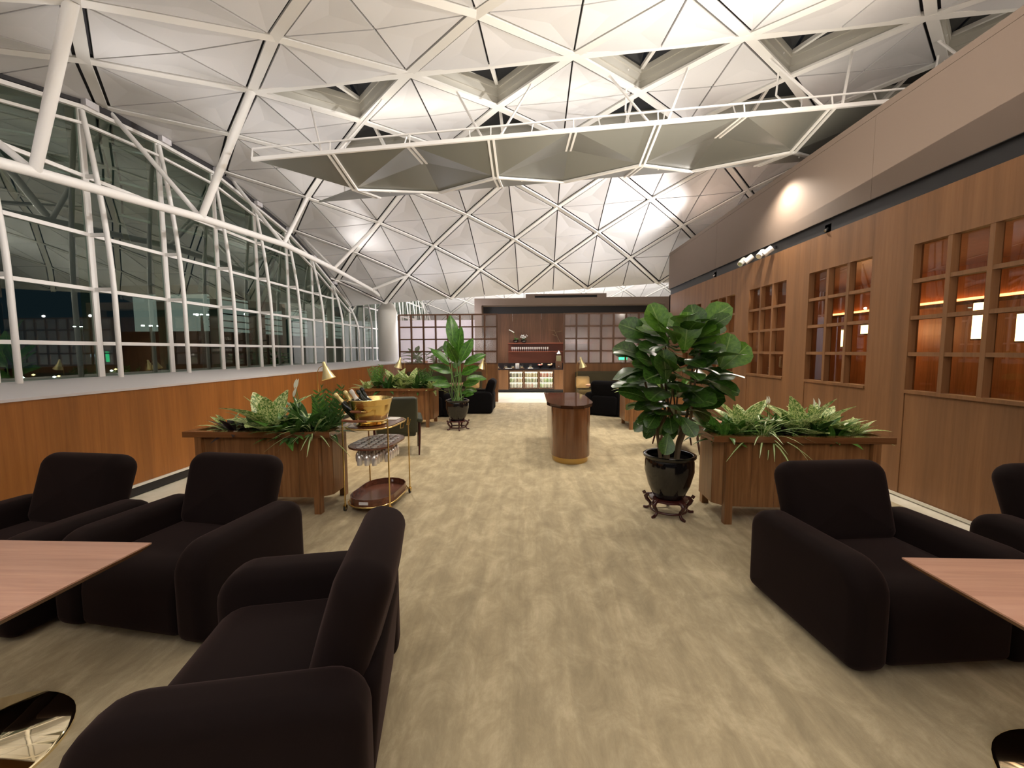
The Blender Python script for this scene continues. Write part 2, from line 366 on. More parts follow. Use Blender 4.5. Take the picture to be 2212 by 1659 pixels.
def inset(P, d):
    n = (P[1]-P[0]).cross(P[2]-P[0]).normalized(); ux = (P[1]-P[0]).normalized(); uy = n.cross(ux); o = P[0]
    q = [V(((p-o).dot(ux), (p-o).dot(uy))) for p in P]; L = []
    for i in range(3):
        a, b = q[i], q[(i+1) % 3]; t = (b-a).normalized(); nn = V((-t.y, t.x)); L.append((a + nn*d[i], t))
    out = []
    for i in range(3):
        (a, t), (b, s_) = L[i-1], L[i]; den = t.x*s_.y - t.y*s_.x; r = b - a; u = (r.x*s_.y - r.y*s_.x)/den
        p = a + t*u; out.append(o + ux*p.x + uy*p.y)
    return out, n
ceil = struct('ceiling')
rest = MB(); back = MB(); restrib = MB(); npan = 0
def panel_tri(A, B, Cc, single):
    # A-B runs along a rib; B-Cc and Cc-A are thin joints
    global npan
    P, n = inset([A, B, Cc], (.092, .013, .013))
    if n.z > 0: n = -n
    mid = (P[0]+P[1]+P[2])/3 - n*.018
    vs = P + [mid] + [p - n*.03 for p in P]
    fs = [(0, 1, 3), (1, 2, 3), (2, 0, 3), (0, 1, 5, 4), (1, 2, 6, 5), (2, 0, 4, 6)]
    if single: MB().add(vs, fs).build('roof_panel', M_panel, ceil); npan += 1
    else: rest.add(vs, fs)
    up = V((0, 0, .06)); back.add([A+up, B+up, Cc+up], [(0, 1, 2)])
wells = []
for k in range(-13, 20):
    q, m = divmod(k+3, 11)
    for i in range(-7, 12):
        if (i + k) % 2 == 0: continue
        L, R, N, F = node(k, i-1), node(k, i+1), node(k-1, i), node(k+1, i); Cn = (L+R+N+F)/4
        if m == 0: Cn.z = (L.z + R.z)/2
        near = (-2 <= k <= 8) and (-5 <= i <= 5 if k < 8 else -4 <= i <= 5) and not (k < 0 and i > 4)
        sky = i > -3 and q in (0, 1)
        if not (sky and m == 6):
            panel_tri(L, N, Cn, near); panel_tri(N, R, Cn, near)
        if not (sky and m == 4):
            panel_tri(R, F, Cn, near); panel_tri(F, L, Cn, near)
        if sky and m == 4: wells.append((L, R, F, near))
        if sky and m == 6: wells.append((R, L, N, near))
for k in range(-13, 20):
    for i in range(-8, 12):
        if (i + k) % 2: continue
        for j in (-1, 1):
            a, b = node(k, i), node(k+1, i+j)
            if -2 <= k <= 7 and -5 <= i <= 6: MB().bar(a, b, .115, .03).build('rib', M_rib, ceil)
            else: restrib.bar(a, b, .11, .05)
rest.build('distant_roof_panels', M_panel, ceil, kind='stuff'); restrib.build('distant_ribs', M_rib, ceil, kind='stuff')
back.build('joint_backing', M_gap, ceil)
for L, R, A, near in wells:
    c = (L+R+A)/3
    wm = MB()
    def lerp3(t, dz): return [p.lerp(c, t) + V((0, 0, dz)) for p in (L, R, A)]
    lv = [lerp3(.035, .0), lerp3(.045, .13), lerp3(.09, .13), lerp3(.10, .24), lerp3(.13, .24), lerp3(.15, .32)]
    for a, b in zip(lv[:-1], lv[1:]):
        for s_ in range(3): wm.add([a[s_], a[(s_+1) % 3], b[(s_+1) % 3], b[s_]], [(0, 1, 2, 3)])
    sk = wm.build('skylight_well', M_well, ceil)
    MB().add(lv[-1], [(0, 1, 2)]).build('skylight_pane', M_dglass, ceil)
    e = MB()
    e.bar(L, R, .10, .06); e.bar((L+R)/2 + V((0, 0, .05)), A + (c-A)*.18 + V((0, 0, .30)), .05, .05)
    e.build('skylight_beam', M_rib, ceil)

# suspended folded reflectors under the crown
rf = thing('ceiling_reflector', 'row of grey folded metal reflector panels hung under the roof skylights', 'reflector', (0, 0, 0))
def rp(i, y, z): x = -.52 + i*1.075; return V((x*KS, y*KS, 1.6 + (z + .0589*x - 1.6)*KS))
def Nn(i): return rp(i, 5.63, 4.40)
def Sn(i): return rp(i, 6.41, 4.22)
def Mn(i): return rp(i, 6.41, 4.52)
def Fn(i): return rp(i, 7.40, 4.45)
def fold(*P):
    P = [V(p) for p in P]; n = (P[1]-P[0]).cross(P[2]-P[0]).normalized()*.02
    if n.z < 0: n = -n
    MB().add(P + [p+n for p in P], [(0, 1, 2), (3, 4, 5), (0, 1, 4, 3), (1, 2, 5, 4), (2, 0, 3, 5)]).build('panel', M_refl, rf)
strip = MB(); rail = MB(); hang = MB()
for i in range(-2, 8, 2):
    fold(Nn(i-1), Nn(i), Sn(i)); fold(Nn(i), Nn(i+1), Sn(i)); fold(Fn(i-1), Sn(i), Fn(i)); fold(Fn(i), Sn(i), Fn(i+1))
    fold(Sn(i), Nn(i+1), Mn(i+1)); fold(Nn(i+1), Sn(i+2), Mn(i+1)); fold(Sn(i), Mn(i+1), Fn(i+1)); fold(Mn(i+1), Sn(i+2), Fn(i+1))
    dn = V((0, 0, -.012))
    for a, b in ((Nn(i), Sn(i)), (Sn(i), Fn(i)), (Nn(i+1), Mn(i+1)), (Sn(i), Fn(i+1)), (Sn(i+2), Fn(i+1))):
        sd = V((.035, 0, 0))
        strip.bar(a+dn-sd, b+dn-sd, .03, .03); strip.bar(a+dn+sd, b+dn+sd, .03, .03)
strip.build('spine_strip', M_rib, rf)
rail.bar(Nn(-3), Nn(8), .035, .05); rail.bar(Nn(-3)+V((0, .03, .16)), Nn(8)+V((0, .03, .16)), .02, .02)
for i in range(-3, 9): rail.bar(Nn(i), Nn(i)+V((0, .03, .16)), .015, .015)
rail.build('edge_rail', M_white, rf)
for i in range(-2, 8, 2):
    for s_ in (-1, 1):
        h = node(1, i+s_).lerp(node(2, i), .5)
        MB().tube([h, Nn(i)+V((s_*.12, 0, 0))], .018, 6).build('hanger', M_white, rf)
        h2 = node(3, i+s_).lerp(node(2, i), .5)
        MB().tube([h2, Sn(i)+V((s_*.4, .5, .12))], .012, 6).build('hanger', M_white, rf)
    if i > 0:
        h = node(2, i)+V((-.25, -.2, .05)); MB().tube([h+V((-.1, -.1, .1)), h+V((0, -.1, .12)), h, h+V((0, .05, -.4)), Nn(i)+V((-.3, .3, .1))], .014, 6).build('pipe', M_white, rf)

# ------------------------------------------------------------------ glazed facade on the left
fc = struct('window_1')
MY = [(-3.66 + 1.1345*k)*KS for k in range(0, 27)]
TZ = [1.733, 2.50, 3.26, 4.06]
XF = -5.9*KS
def zt(y): return roof_z(y, XF) - .13
for y in MY:
    t = zt(y)
    if t < 2: t = 3
    MB().box(XF-.02, XF+.03, y-.04, y+.04, 1.2, t).build('mullion', M_white, fc)
    MB().box(XF-.17, XF-.02, y-.03, y+.03, 1.2, t).build('mullion_fin', M_fin, fc)
    kz = min(2.7, t-.6)
    MB().tube([(XF+.31, y, 1.215)] + [(XF+.05+.26*(1-q**1.7), y, kz-.3+(t-.05-kz+.3)*q) for q in (0, .15, .3, .45, .6, .75, .88, 1)], .032, 10).build('tube_column', M_white, fc, True)
    for z in TZ:
        if z < t-.3 and z > 2:
            xx = .31 if z <= kz else .31 - .26*((z-kz)/(t-kz))
            MB().box(XF, XF+xx, y-.012, y+.012, z-.025, z+.025).build('bracket', M_white, fc)
    MB().box(XF-.06, XF+.10, y+.02, y+.20, t+.03, t+.12).build('clamp', M_ledge, fc)
for a, b in zip(MY[:-1], MY[1:]):
    za, zb = zt(a), zt(b); lo = min(za, zb)
    prev = 1.22
    for z in TZ:
        if z < lo - .25:
            MB().box(XF-.03, XF+.035, a+.04, b-.04, z-.025, z+.025).build('transom', M_white, fc)
            MB().box(XF-.006, XF+.006, a+.04, b-.04, prev+.0, z-.025).build('glass_pane', M_glass, fc); prev = z+.025
    MB().add([(XF-.006, a+.04, prev), (XF-.006, b-.04, prev), (XF-.006, b-.04, zb-.02), (XF-.006, a+.04, za-.02),
              (XF+.006, a+.04, prev), (XF+.006, b-.04, prev), (XF+.006, b-.04, zb-.02), (XF+.006, a+.04, za-.02)],
             [(0, 1, 2, 3), (7, 6, 5, 4), (0, 4, 5, 1), (1, 5, 6, 2), (2, 6, 7, 3), (3, 7, 4, 0)]).build('glass_pane', M_glass, fc)
    MB().bar((XF+.02, a, za), (XF+.02, b, zb), .09, .05).build('top_rail', M_white, fc)
    MB().bar((XF+.04, a, za-.22), (XF+.04, b, zb-.22), .05, .035).build('top_rail', M_white, fc)
    MB().bar((XF-.0, a, za+.10), (XF-.0, b, zb+.10), .05, .10).build('top_gasket', M_gap, fc)

# edge truss below the roof
et = thing('roof_edge_truss', 'white tubular steel truss running above the glazed left wall', 'truss', (0, 0, 0))
ch = [(-4.75, -1.2, 2.9), (-4.75, 1.3, 3.05), (-4.75, 2.6, 3.18), (-4.75, 3.91, 3.33), (-4.75, 5.94, 3.53), (-4.75, 7.95, 3.66), (-4.75, 9.98, 3.59), (-4.75, 12.36, 3.43), (-4.75, 13.45, 3.29)]
ch = [(a*KS, b*KS, 1.6+(c-1.6)*KS) for a, b, c in ch]
MB().tube(ch, .055, 14).build('bottom_chord', M_white, et, True)
for v, nd, ou in ((ch[3], node(-1, -3), (XF, 3.6, 4.45)), (ch[4], node(1, -3), (XF, 5.86, 4.95)), (ch[5], node(4, -4), (XF, 8.24, 4.98)), (ch[6], node(5, -3), (XF, 10.6, 4.58)), (ch[7], node(7, -3), (XF, 12.3, 3.8))):
    MB().tube([v, nd], [.05, .055] if v[1] < 8 else .04, 12).build('inner_strut', M_white, et, True)
    ou = (XF, ou[1]*KS, 1.6+(ou[2]-1.6)*KS)
    MB().tube([v, ou], .035, 10).build('outer_strut', M_white, et, True)
cl = link('concrete_column', MB().lathe([(.345, 0), (.345, 3.02), (.25, 3.28), (.20, 3.35), (.12, 3.36), (.12, 3.46)], 40).mesh('concrete_column', mat('pale_concrete', (.62, .60, .55), .7), 40), None, (-5.25, 15.1, 0),
          label='round white column with tapered top carrying the roof corner', cat='column')

# ------------------------------------------------------------------ right wall with lattice windows
wr = struct('wall_right')
XR = 4.0; WZ0, WZ1 = 1.16, 2.68
wins = [(.24, 1.34), (1.87, 2.97), (3.51, 4.61), (5.15, 6.25), (6.79, 7.89), (8.43, 9.53), (10.06, 11.16)]
edges = [-4.0] + [e for wn in wins for e in wn] + [12.35]
for a, b in zip(edges[0::2], edges[1::2]):
    MB().box(XR, XR+.1, a+.004, b-.004, .0, 3.165).build('wood_panel', M_wallR, wr)
for a, b in wins:
    MB().box(XR+.008, XR+.1, a, b, .0, WZ0-.035).build('wood_panel', M_wallR, wr)
    MB().box(XR, XR+.1, a-.003, b+.003, WZ1, 3.165).build('wood_panel', M_wallR, wr)
    MB().box(XR-.012, XR+.1, a, b, WZ0-.035, WZ0).build('window_sill', M_wallR, wr)
MB().box(XR, 9, 12.25, 12.35, .0, 3.165).build('end_panel', M_wallR, wr)
for wi, (a, b) in enumerate(wins):
    wd = struct('window_%d' % (wi+2))
    for s_ in (1, 2):
        y = a + (b-a)*s_/3; MB().box(XR+.004, XR+.085, y-.022, y+.022, WZ0, WZ1).build('muntin', M_wallR, wd)
    for s_ in (1, 2, 3):
        z = WZ0 + (WZ1-WZ0)*s_/4
        for t in range(3):
            ya = a + (b-a)*t/3 + (.022 if t else 0); yb = a + (b-a)*(t+1)/3 - (.022 if t < 2 else 0)
            MB().box(XR+.007, XR+.085, ya, yb, z-.02, z+.02).build('muntin', M_wallR, wd)
    for t in range(3):
        for u in range(4):
            ya = a + (b-a)*t/3 + (.022 if t else 0); yb = a + (b-a)*(t+1)/3 - (.022 if t < 2 else 0)
            z0 = WZ0 + (WZ1-WZ0)*u/4 + (.02 if u else 0); z1 = WZ0 + (WZ1-WZ0)*(u+1)/4 - (.02 if u < 3 else 0)
            MB().box(XR+.075, XR+.081, ya, yb, z0, z1).build('pane', M_glassR, wd)
tp = struct('trim_2')
MB().box(XR+.02, XR+.2, -4, 12.3, 3.165, 3.35).build('dark_slot', M_black, tp)
MB().box(XR-.018, XR+.1, -4, 12.34, 3.334, 3.34).build('soffit_shade_strip', M_black, tp)  # black strip paints the soffit underside dark, shade put in as colour
for a, b in ((-4, 1.0), (1.0, 5.2), (5.2, 9.3), (9.3, 12.36)):
    MB().box(XR-.02, XR+.1, a+.002, b-.002, 3.34, 4.28).build('soffit_panel', M_soffit, tp)
    MB().box(XR-.02, XR+.1, a, b, 4.285, 4.36).build('coping', M_soffit, tp)
MB().box(XR+.1, 10, 12.25, 12.36, 3.34, 4.36).build('soffit_panel', M_soffit, tp)
MB().box(XR+.1, 10, -4, 12.25, 4.28, 4.34).build('box_lid', M_soffit, tp)
bR = struct('baseboard_right')
MB().box(XR-.012, XR, -4, 12.35, 0, .03).build('pale_strip', mat('strip_right', (.7, .66, .55), .3), bR)
for k, y in enumerate((7.15, 7.42, 7.75, 8.05)):
    t = thing('spotlight', ['white cylindrical spotlight nearest the camera in the dark slot', 'second white spotlight of the cluster in the dark slot', 'third white spotlight from the camera in the slot cluster', 'farthest of the four white spotlights in the slot'][k], 'spotlight', (3.98, y, 3.24), 0, 'spotlights in the dark slot')
    d = V((-.6, -.35 if k % 2 else .3, -.55)).normalized(); c0 = V((-.02, 0, .02))
    MB().tube([c0, c0+d*.15], .05, 14).build('housing', M_wite, t, 40)
    MB().tube([c0+d*.151, c0+d*.158], .036, 12).build('lens', M_chrome, t)
    MB().box(-.02, .14, -.012, .012, .0, .05).build('bracket', M_black, t)
for y, lb in ((5.95, 'small grey sensor box in the dark slot above the second window'), (9.4, 'small grey junction box in the dark slot near its far end')):
    t = thing('sensor_box', lb, 'sensor', (4.07, y, 3.22)); MB().box(-.05, .05, -.06, .06, -.05, .06).build('housing', M_ledge, t); MB().tube([(-.05, 0, 0), (-.09, 0, -.03)], .02, 10).build('lens', M_chrome, t)

# private room behind the right wall
pr = struct('wall_back_room')
MB().box(8.4, 8.5, -4, 12.2, 0, 3.2).build('wood_panel', wood('warm_wood', (.26, .10, .04), (.36, .15, .06), (.45, .20, .08)), pr)
MB().box(4.1, 8.4, 12.1, 12.2, 0, 3.2).build('wood_panel', M_bar, pr)
MB().box(4.1, 8.4, -4, -3.9, 0, 3.2).build('wood_panel', M_bar, pr)
MB().box(4.1, 8.5, -4, 12.2, 3.2, 3.26).build('ceiling_slab', M_bar, pr)
MB().box(4.12, 8.4, -4, 12.1, 0, .01).build('dark_carpet', M_bar, pr)
MB().box(8.33, 8.40, -4, 12.1, 2.52, 2.56).build('cove_light', M_glowbar, pr)
MB().box(8.28, 8.40, -4, 12.1, 2.44, 2.50).build('cornice', M_bar, pr)
for k, (x, y, z, h, wd, lb) in enumerate(((6.3, 6.13, 1.98, .5, .10, 'tall glowing box lantern seen through the nearest lattice window'), (7.3, 6.46, 1.90, .40, .13, 'glowing lantern seen at the right edge through the nearest lattice window'),
                     (6.6, 8.31, 1.97, .16, .22, 'short wide glowing lantern seen through the second lattice window'), (6.6, 9.04, 1.82, .34, .09, 'slim glowing lantern seen in the middle of the second lattice window'),
                     (6.0, 10.65, 1.85, .5, .04, 'thin glowing lantern seen through the third lattice window'), (5.5, 11.3, 2.1, .7, .10, 'pale glowing lantern seen through the fourth lattice window'))):
    t = thing('hanging_lantern', lb, 'lantern', (x, y, z), .4, 'glowing lanterns in the private room')
    hx = [(wd*math.cos(PI/3*j), wd*math.sin(PI/3*j)) for j in range(6)]
    MB().prism(hx, -h/2, h/2).build('shade', M_glow, t)
    MB().prism([(a*1.04, b*1.04) for a, b in hx], h/2, h/2+.02).build('cap', M_rose, t); MB().prism([(a*1.04, b*1.04) for a, b in hx], -h/2-.02, -h/2).build('cap', M_rose, t)
    MB().tube([(0, 0, h/2+.02), (0, 0, 3.2-z)], .005, 6).build('cord', M_rose, t)
for y in (2.0, 6.0, 10.0):
    l = bpy.data.lights.new('room_lamp', 'POINT'); l.energy = 17; l.color = (1, .55, .25); l.shadow_soft_size = .15
    o = bpy.data.objects.new('room_lamp', l); COL.objects.link(o); o.location = (7.6, y, 2.0)

# ------------------------------------------------------------------ armchairs
def arm_mb(x0):
    prof = rrect(-.44, .40, .015, .56, (.07, .06, .13, .17), 6)
    return MB().pad(prof, .10, .065, lambda u, v, t: (x0+t, u, v), 5, .006)
def make_armchair(name, label, m, loc, rz, group):
    t = thing(name, label, 'armchair', loc, rz, group)
    for s_ in (-1, 1): arm_mb(s_*.42).build('arm', m, t, True)
    MB().pad(rrect(-.43, .30, .03, .41, (.06, .03, .05, .17), 6), .322, .035, lambda u, v, tt: (tt, u, v), 4, .0).build('seat', m, t, True)
    MB().pad(rrect(-.32, .32, .03, .50, (.05, .05, .1, .1), 4), .05, .04, lambda u, v, tt: (u, .33 + tt + (v-.03)*.10, v), 4, .01).build('back_panel', m, t, True)
    ca, sa = math.cos(.30), math.sin(.30)
    MB().pad(rrect(-.345, .345, 0, .52, (.08, .08, .11, .11), 6), .10, .085, lambda u, v, tt: (u*(1+.06*(v/.5-.5)), .235 + v*sa + tt*ca, .36 + v*ca - tt*sa), 6, .02).build('backrest', m, t, True)
    return t
armA = make_armchair('armchair', 'dark brown velvet armchair against the wood wall behind the left table', M_velvet, (-3.30, 2.50, 0), math.radians(-6), 'brown velvet armchairs round the near tables')
def chair(label, loc, rz, m=None, group='brown velvet armchairs round the near tables'):
    c = copy_tree(armA); c.location = (*loc, 0); c.rotation_euler = (0, 0, math.radians(rz)); c['label'] = label; c['group'] = group
    if m:
        for ch_ in c.children:
            key = ch_.data.name + '_dark'
            me = bpy.data.meshes.get(key)
            if not me: me = ch_.data.copy(); me.name = key; me.materials[0] = m
            ch_.data = me
    return c
chair('brown velvet armchair facing the camera behind the left table, next to the planter box', (-2.20, 2.52), -8)
chair('nearest brown velvet armchair seen from its side, bottom left of the aisle', (-1.005, 1.565), -90+12)
chair('brown velvet armchair on the right of the aisle behind the right table', (2.02, 2.44), 6)
chair('brown velvet armchair at the right edge of the photo beside the wood wall', (3.38, 2.40), 3)
G2 = 'dark armchairs in the far seating area'
chair('far black armchair seen side-on beside the marble strip', (-1.38, 10.85), -90, M_velvetB, G2)
chair('far black armchair half hidden by the potted bird of paradise', (-2.45, 10.2), 180, M_velvetB, G2)
chair('far black armchair right of the console', (1.95, 10.35), 150, M_velvetB, G2)
# ------------------------------------------------------------------ near tables
def table(label, cx, cy, z=.70, w=.94, d=.88, r=.35, name='side_table', mt=M_table):
    t = thing(name, label, 'table', (cx, cy, 0), 0, 'square pedestal tables')
    MB().box(-w/2, w/2, -d/2, d/2, z-.006, z).build('table_top', mt, t)
    MB().add([(-w/2, -d/2, z-.007), (w/2, -d/2, z-.007), (w/2, d/2, z-.007), (-w/2, d/2, z-.007), (-w/2+.03, -d/2+.03, z-.034), (w/2-.03, -d/2+.03, z-.034), (w/2-.03, d/2-.03, z-.034), (-w/2+.03, d/2-.03, z-.034)],
             [(0, 1, 2, 3), (7, 6, 5, 4), (0, 4, 5, 1), (1, 5, 6, 2), (2, 6, 7, 3), (3, 7, 4, 0)]).build('edge_band', M_tedge, t)
    MB().lathe([(r, 0), (r, .012), (r-.01, .02), (.14, .035), (.11, .05), (.08, .10), (.062, .2), (.058, .4), (.07, .6), (.10, z-.035)], 48).build('pedestal', M_mirror, t, 40)
    return t
table('square walnut veneer table on a polished brass pedestal, bottom left', -2.27, 1.38)
table('square walnut veneer table on a polished brass pedestal, bottom right', 2.07, 1.36)

# ------------------------------------------------------------------ planters
def planter(label, x0, x1, y0, y1, rz=0, side=1):
    w, d = x1-x0, y1-y0
    t = thing('planter_box', label, 'planter', ((x0+x1)/2, (y0+y1)/2, 0), rz, 'long wooden planter boxes')
    a, b, c = w/2-.05, d/2-.05, .10
    oc = [(-a+c, -b), (a-c, -b), (a, -b+c), (a, b-c), (a-c, b), (-a+c, b), (-a, b-c), (-a, -b+c)]
    ic = [(x*.96, y*.93) for x, y in oc]
    for k in range(8):
        p, q = V(oc[k]), V(oc[(k+1) % 8]); tt = (q-p).normalized()*.003; p, q = p+tt, q-tt
        p2, q2 = V(ic[k]), V(ic[(k+1) % 8])
        if k in (0, 4):
            n = 6
            for j in range(n):
                u, v = p.lerp(q, j/n), p.lerp(q, (j+1)/n); u2, v2 = p2.lerp(q2, j/n), p2.lerp(q2, (j+1)/n); e = (q-p).normalized()*.0008
                MB().prism([tuple(u+e), tuple(v-e), tuple(v2), tuple(u2)], .155, .765).build('panel', M_box, t)
        else: MB().prism([tuple(p), tuple(q), tuple(q2), tuple(p2)], .155, .765).build('panel', M_box, t)
    MB().prism(ic, .16, .18).build('base_board', M_box, t)
    W, D = w/2, d/2
    rimo = [(-W, -D), (W, -D), (W, D), (-W, D)]; rimi = [(-W+.07, -D+.07), (W-.07, -D+.07), (W-.07, D-.07), (-W+.07, D-.07)]
    MB().ring(rimo, rimi, .765, .82).build('rim', M_boxtop, t)
    for sx in (-1, 1):
        for sy in (-1, 1):
            MB().box(sx*(a-c)-.033, sx*(a-c)+.033, sy*(b+.012)-.033, sy*(b+.012)+.033, 0, .762).build('leg', M_box, t)
    MB().prism([(x*.98, y*.95) for x, y in ic], .70, .735).build('soil', M_soil, t)
    return t
planter('left wooden planter box behind the brown velvet armchairs', -3.43, -1.95, 3.87, 4.49)
planter('right wooden planter box behind the right armchair', 1.66, 3.20, 3.74, 4.36, math.radians(-2))
planter('far left wooden planter box behind the bar trolley', -3.70, -2.02, 8.50, 9.30)
planter('far right wooden planter box hidden behind the fiddle-leaf fig', 1.86, 3.45, 8.32, 9.12)

# ------------------------------------------------------------------ leaves
LEAF = {}
def leafmesh(kind, m):
    key = (kind, m.name)
    if key in LEAF: return LEAF[key]
    out = []
    for var in range(3):
        nu, nv = 4, 6; vs = []; fs = []; uvs = []
        for j in range(nv+1):
            t = j/nv
            if kind == 'fiddle': wd = .36*(math.sin(PI*min(t*.98+.01, 1))**.55)*(.55+.60*t-.10*math.sin(PI*2*t)) if t < 1 else .10; cv, drp = .10, .25
            elif kind == 'paddle': wd = .20*math.sin(PI*(t*.97+.015))**.6*(1.1-.25*t); cv, drp = .16, .28
            elif kind == 'dief': wd = .21*math.sin(PI*(t*.97+.01))**.75*(1.12-.35*t); cv, drp = .14, .38
            elif kind == 'lance': wd = .12*math.sin(PI*(t*.98+.01))**.8*(1.15-.4*t); cv, drp = .10, .5
            else: wd = .032*(1-t)**.5*(t+.35)**.3 + .003; cv, drp = .02, .95
            for i in range(nu+1):
                u = i/nu*2-1
                z = cv*abs(u)*wd*1.6 - drp*t*t*(.5+.25*var) + (.020*math.sin(9*t+var*2+u*2)*abs(u) if kind in ('fiddle', 'paddle') else 0)
                y = t*(1-.25*drp*t)
                vs.append((u*wd, y, z)); uvs.append((i/nu, t))
        for j in range(nv):
            for i in range(nu):
                a = j*(nu+1)+i; fs.append((a, a+1, a+nu+2, a+nu+1))
        me = bpy.data.meshes.new('leaf'); me.from_pydata(vs, [], fs); me.materials.append(m)
        ul = me.uv_layers.new(name='UVMap')
        for p in me.polygons:
            p.use_smooth = True
            for li in p.loop_indices: ul.data[li].uv = uvs[me.loops[li].vertex_index]
        me.update(); out.append(me)
    LEAF[key] = out; return out
def put_leaf(parent, kind, m, base, direction, L, up=(0, 0, 1), twist=0., name='leaf', R=random):
    d = V(direction).normalized(); u = V(up)
    x = d.cross(u)
    if x.length < .05: x = V((1, .3, 0)).cross(d)*-1
    x.normalize(); z = x.cross(d)
    mw = Matrix((x, d, z)).transposed().to_4x4()
    mw = Matrix.Translation(V(base)) @ mw @ Matrix.Rotation(twist, 4, 'Y') @ Matrix.Diagonal((L, L, L, 1))
    return link(name, R.choice(leafmesh(kind, m)), parent, mw=mw)

# fiddle-leaf fig
def pot(parent_label, loc, r, h, z0):
    t = thing('ceramic_pot', parent_label, 'pot', (loc[0], loc[1], z0))
    MB().lathe([(r*.52, 0), (r*.60, .02), (r*.80, h*.30), (r*.94, h*.62), (r*.93, h*.84), (r*.90, h*.90), (r*1.0, h*.94), (r*1.0, h*.985), (r*.95, h), (r*.86, h*.985), (r*.84, h*.9), (r*.84, h*.80)], 40).build('body', M_ceramic, t, 60)
    MB().lathe([(.001, h*.81), (r*.84, h*.80)], 32).build('soil', M_soil, t)
    return t
def stand(label, loc, r, h, n=5):
    t = thing('plant_stand', label, 'stand', (loc[0], loc[1], 0))
    MB().lathe([(r*.70, h-.028), (r*.78, h-.02), (r*.76, h-.003), (r*.70, h), (.001, h)], 32).build('top_ring', M_rose, t, 40)
    MB().tube([(r*.72*math.cos(2*PI*k/24), r*.72*math.sin(2*PI*k/24), h*.28) for k in range(24)], .011, 8, True).build('stretcher', M_rose, t, True)
    for k in range(n):
        a = 2*PI*k/n + .33 - PI/2; c, s_ = math.cos(a), math.sin(a)
        pr_ = [(.70, .97), (.86, .90), (.95, .76), (.90, .60), (.78, .44), (.74, .28), (.80, .14), (.92, .06), (1.02, .07), (1.03, .14)]
        rr = [.016, .02, .022, .019, .015, .014, .014, .016, .015, .008]
        MB().tube([(c*r*p, s_*r*p, h*q) for p, q in pr_], rr, 8).build('leg', M_rose, t, True)
        MB().bar((c*r*.98, s_*r*.98, h*.9), (c*r*1.06, s_*r*1.06, h*1.06), .012, .03).build('finial', M_rose, t)
    return t
FX, FY = 1.345, 4.03
stand('carved rosewood stand under the fiddle-leaf fig pot', (FX, FY), .235, .165)
pot('glossy black ceramic pot holding the fiddle-leaf fig', (FX, FY), .245, .43, .166)
R = random.Random(5)
fg = thing('fiddle_leaf_fig', 'tall fiddle-leaf fig with big glossy leaves right of the console', 'plant', (FX, FY, .52))
tips = []
for k in range(5):
    a = 2*PI*k/5 + .5; x0, y0 = .08*math.cos(a), .07*math.sin(a)
    p = [V((x0, y0, 0)), V((x0*1.3, y0*1.3, .18)), V((x0*2.2+.03, y0*2.0, .45)), V((x0*3.0, y0*2.4, .75)), V((x0*3.6, y0*3, 1.12))]
    MB().tube(p, [.019, .017, .014, .011, .006], 8).build('stem', M_bark, fg, True); tips += p[2:]
    q = p[1].lerp(p[2], .4); MB().tube([q, q+V((-x0*1.6, y0*.9+.03, .22)), q+V((-x0*2.0, y0+.05, .42))], [.012, .009, .005], 8).build('branch', M_bark, fg, True)
nl = 0
for k in range(140):
    t = (k+.5)/140
    zc = .30 + 1.05*t
    rx = .08 + .37*math.sin(PI*min(1, max(0, (zc-.20)/1.32)))**.9
    a = k*2.39996 + R.uniform(-.3, .3); rr = rx*R.uniform(.45, 1.0)
    if zc < .45 and math.cos(a) > .0: continue
    off = .10*math.sin((zc-.3)*1.5)
    b = V((rr*math.cos(a)*.92 + off*.9 - .03, rr*math.sin(a)*.8, zc))
    el = R.uniform(-.35, .5) + 1.1*max(0, t-.5)
    if zc < .5: el = R.uniform(-.8, .0)
    d = V((math.cos(a)*math.cos(el), math.sin(a)*math.cos(el), math.sin(el)))
    L = R.uniform(.27, .37)*(1.0 if t > .25 else .75)
    put_leaf(fg, 'fiddle', L_fig2 if (t > .82 and R.random() < .5) else L_fig, b - d*.08, d, L, up=(d.x*.6, d.y*.6-.35, .8), twist=R.uniform(-.5, .5), R=R)
for (bx, by, bz, dx, dy, dz, L, mm) in ((-.13, -.12, 1.20, -.35, -.2, 1, .34, L_fig2), (.03, -.22, 1.05, .05, -.25, 1, .38, L_fig2), (.18, -.1, 1.18, -.1, 0, 1, .34, L_fig), (-.2, 0, 1.2, -.9, -.1, .45, .34, L_fig),
                                         (.38, -.15, .92, .35, -.1, 1, .34, L_fig2), (.42, -.1, .90, .8, -.1, .75, .36, L_fig2), (-.15, -.3, .80, -.1, -.2, .8, .30, L_fig), (-.12, -.32, .34, -.2, -.4, -.55, .22, L_fig), (.0, -.3, .48, .2, -.5, -.4, .22, L_fig)):
    put_leaf(fg, 'fiddle', mm, (bx, by, bz), (dx, dy, dz), L, up=(0, -1, .3), R=R)

